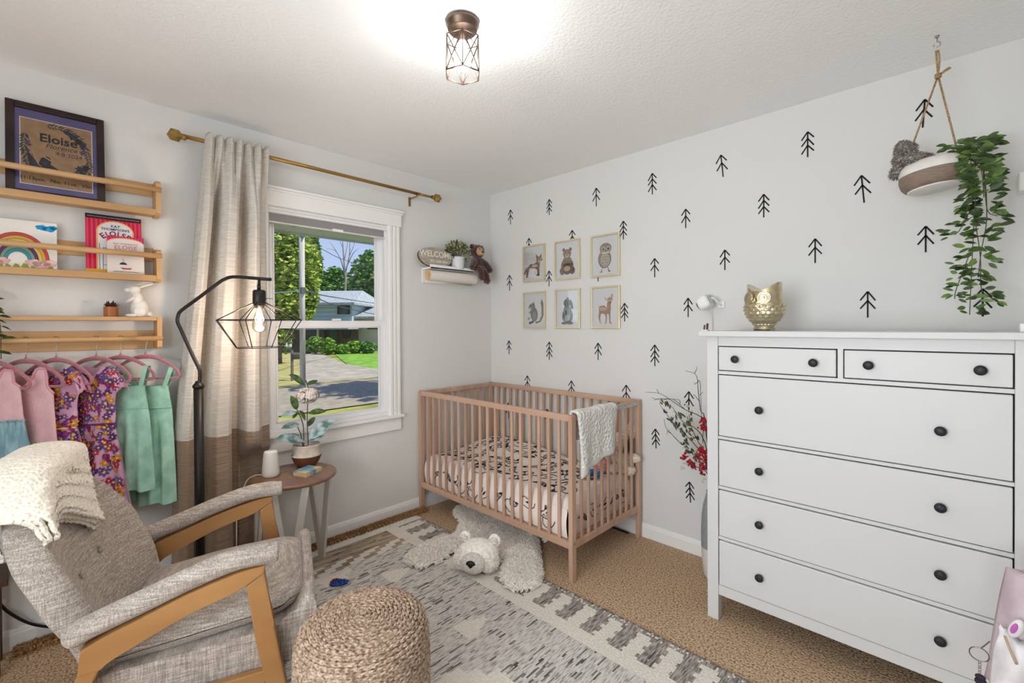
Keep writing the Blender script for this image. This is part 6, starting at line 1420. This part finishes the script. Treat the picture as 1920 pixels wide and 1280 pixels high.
MAP = [mat('maple_a', '92A840', 'C2CC6A', 'noise', .8, rough=.8), mat('maple_b', '6E8A30', 'A0B450', 'noise', .8, rough=.8)]; DEC_ = [mat('tree_a', '5E8A3C', '82AC58', 'noise', .5, rough=.85), mat('tree_b', '4A7434', '6A944A', 'noise', .5, rough=.85)]; BSH = [mat('bush_a', '6E9A2E', '9AC04A', 'noise', 1, rough=.8), mat('bush_b', '557E28', '7EA63C', 'noise', 1, rough=.8)]
tree('maple_tree', 'large yellow green maple across the street, left of the utility pole', 522, 668, 375, 24, 172, 24000, .26, MAP, blobs=((0, .60, 1, .42), (-.5, .45, .62, .16), (.42, .42, .5, .16), (.1, .82, .6, .14), (-.2, .25, .6, .12)))
G_ = 'trees behind the house'
tree('tree', 'tall green tree behind the house, right of the bare tree', 690, 640, 475, 58, 90, 7000, .6, DEC_, group=G_)
tree('tree', 'green tree behind the house roof, between the pole and the bare tree', 625, 640, 505, 62, 90, 6500, .6, DEC_, group=G_)
tree('tree', 'dark conifer like tree just right of the utility pole top', 593, 640, 430, 60, 34, 3600, .55, DEC_, group=G_, blobs=((0, .45, 1, .4), (.1, .68, .75, .3), (-.1, .85, .5, .2), (0, .95, .3, .1)))
tree('tree', 'leafy tree at the far right seen beside the sash', 735, 640, 480, 52, 80, 5000, .6, DEC_, group=G_)
for x, yb, yt, D, w_, lb in ((590, 664, 630, 33, 34, 'round green bush in front of the porch, beside the pole'), (613, 668, 633, 32, 36, 'green bush in front of the house door'), (575, 663, 640, 33, 24, 'small green bush left of the porch windows'), (640, 666, 645, 32.5, 34, 'low green bush below the right porch window'), (665, 664, 638, 33, 36, 'green bush at the corner of the house wing'), (690, 664, 640, 33, 36, 'dark green bush in front of the house wing')):
    p = oD(x, yb, D); zt = oD(x, yt, D).z; w2_ = w_/F_PX*D/2; b = MB(); h = zt+.62
    crown(b, V(p.x, p.y, -.62 + h*.5), V(w2_, w2_*.8, h*.5), 1500, .20); o = b.build('bush', BSH if x < 680 else DEC_, recalc=False); base(o, (p.x, p.y, -.62)); tag(o, lb, 'bush', 'bushes in front of the house')
tree('tree', 'leafy street tree beyond the right edge of the window, shading the road', 1010, 640, 120, 13.6, 330, 2600, .45, DEC_)
# bare tree
p = oD(645, 600, 50); t = thing('bare_tree', 'leafless tree standing behind the house roof', 'tree', (p.x, p.y, -.6)); b = MB()
Bt = lambda x, y: oD(x, y, 50)
for pts, r in (([(647, 640), (647, 560), (648, 520), (645, 490), (643, 460), (641, 440)], .16), ([(648, 520), (640, 490), (630, 470), (618, 452)], .08), ([(648, 510), (655, 480), (656, 455), (660, 442)], .08), ([(650, 500), (662, 475), (672, 466)], .06), ([(645, 490), (651, 460), (652, 438)], .05), ([(632, 474), (626, 468), (612, 466)], .04), ([(655, 480), (664, 458), (668, 440)], .04), ([(643, 465), (637, 452), (636, 444)], .03)):
    q = bez([Bt(x, y) for x, y in pts], 3); b.tube(q, [lerp(r, r*.3, i/(len(q)-1)) for i in range(len(q))], 6)
b.build('branches', mat('bark_pale', '8A8078', '9E948C', 'noise', 4, rough=1), t)
# utility pole with wires and a mailbox
pp = oZ(568, 727, -.6); pd = (pp-CAM).dot(FW); t = thing('utility_pole', 'weathered grey utility pole standing at the far side of the street', 'pole', pp)
ptop = oD(570, 395, pd); MB().tube([pp, V(pp.x, pp.y, ptop.z+1)], .085, 14).build('post', mat('pole_wood', 'B8B2A8', 'DAD4CA', 'noise', 8, rough=.9, stretch=(1, 1, .1)), t)
b = MB(); 
for z in (oD(570, 545, pd).z, oD(570, 440, pd).z): b.box(V(pp.x+.1, pp.y-.02, z), (.12, .12, .2))
b.build('fitting', mat('fitting_grey', '5E6062', rough=.6), t)
W1 = [[(440, 560, 13), (515, 549, 14.5), (569, 545, pd)], [(569, 545, pd), (590, 549, pd+3), (602, 562, pd+5), (640, 575, pd+10), (697, 588, pd+16), (740, 594, pd+20)], [(569, 545, pd), (620, 556, pd+6), (700, 568, pd+16), (760, 574, pd+20)], [(570, 448, pd), (610, 470, pd+6), (640, 485, pd+8), (700, 505, pd+14)], [(440, 460, 14), (520, 452, 15), (570, 446, pd)]]
for i, w_ in enumerate(W1):
    q = bez([oD(*k) for k in w_], 6); lbs = ('pale wire sagging from the pole toward the left window edge', 'dark service wire dipping from the pole across the house siding', 'dark wire from the pole along the house roof line', 'thin upper wire crossing the sky right of the pole', 'thin upper wire running left from the pole across the maple')
    tag(MB().tube(q, .022 if i < 3 else .014, 6).build('overhead_wire', mat('wire_pale', 'A9C4BE', rough=.5) if i == 0 else mat('wire_dark', '3A4244', rough=.6)), lbs[i], 'wire')
mb = oZ(548, 714, -.6); t = thing('mailbox', 'small mailbox post on the dry grass left of the pole', 'mailbox', mb)
MB().b2((mb.x-.04, mb.y-.04, -.6), (mb.x+.04, mb.y+.04, .50), bev=.01).build('post', mat('post_wood', '6E6458', rough=.9), t); MB().box((mb.x, mb.y+.14, .28), (.2, .34, .22), bev=.05).build('box', mat('mailbox_dark', '3E3830', rough=.6), t)
# own roof eave above the window
b = MB(); b.b2((-.74, -5, 2.05), (-.16, 3, 2.07))
for i in range(40): b.b2((-.74, -5+i*.2, 2.044), (-.16, -4.985+i*.2, 2.05))
b.build('roof_soffit', mat('soffit_white', 'D8DEDC', rough=.7)); o = bpy.data.objects['roof_soffit']; struct(o)
struct(MB().b2((-.76, -5, 2.035), (-.74, 3, 2.25)).build('roof_fascia', mat('fascia', 'C6CCCA', rough=.7)))
struct(MB().b2((-.17, -5, -.6), (-.142, -1.86, 2.05)).build('wall_outside_near', mat('ext', 'C8C4BC', rough=.8))); struct(MB().b2((-.17, -.87, -.6), (-.142, 1, 2.05)).build('wall_outside_far', mat('ext', 'C8C4BC')))

# ================================================================ daylight, added fill lights, exposure
wd = bpy.data.worlds.new('sky'); sc.world = wd; wd.use_nodes = True; N = wd.node_tree.nodes; L = wd.node_tree.links; bg = N['Background']
tc = N.new('ShaderNodeTexCoord'); sp = N.new('ShaderNodeSeparateXYZ'); L.new(tc.outputs['Generated'], sp.inputs[0]); rp_ = N.new('ShaderNodeValToRGB'); e = rp_.color_ramp.elements
e[0].position = .0; e[0].color = lin('C4D2EC'); e[1].position = .5; e[1].color = lin('7E9EDC'); L.new(sp.outputs[2], rp_.inputs[0]); L.new(rp_.outputs[0], bg.inputs[0]); bg.inputs[1].default_value = 1.15
s = bpy.data.lights.new('sun', 'SUN'); s.energy = 5.6; s.angle = .01; s.color = (1, .95, .86); so_ = bpy.data.objects.new('sun', s); COL.objects.link(so_)
d = V(-.45, -.35, -.82).normalized(); so_.rotation_euler = d.to_track_quat('-Z', 'Y').to_euler()
lamp('added_fill_area', 'AREA', (2.1, YB-.10, 1.32), 68, (.93, .972, 1), 1.15, (PI/2, 0, 0), 1.4)  # added area light outside the unseen back window, evens out the room
lamp('added_fill_point', 'POINT', (3.0, -3.75, 1.25), 27, (.94, .975, 1), .16)  # added point light behind the camera, no lamp body, lifts ceiling and walls
vs_ = sc.view_settings; vs_.view_transform = 'Standard'; vs_.look = 'None'; vs_.exposure = .03; vs_.gamma = 1; vs_.use_curve_mapping = False
cy_ = sc.cycles; cy_.use_denoising = True; cy_.max_bounces = 10; cy_.diffuse_bounces = 6; cy_.glossy_bounces = 4; cy_.transparent_max_bounces = 16; cy_.transmission_bounces = 6; cy_.caustics_reflective = False; cy_.caustics_refractive = False; cy_.sample_clamp_indirect = 6
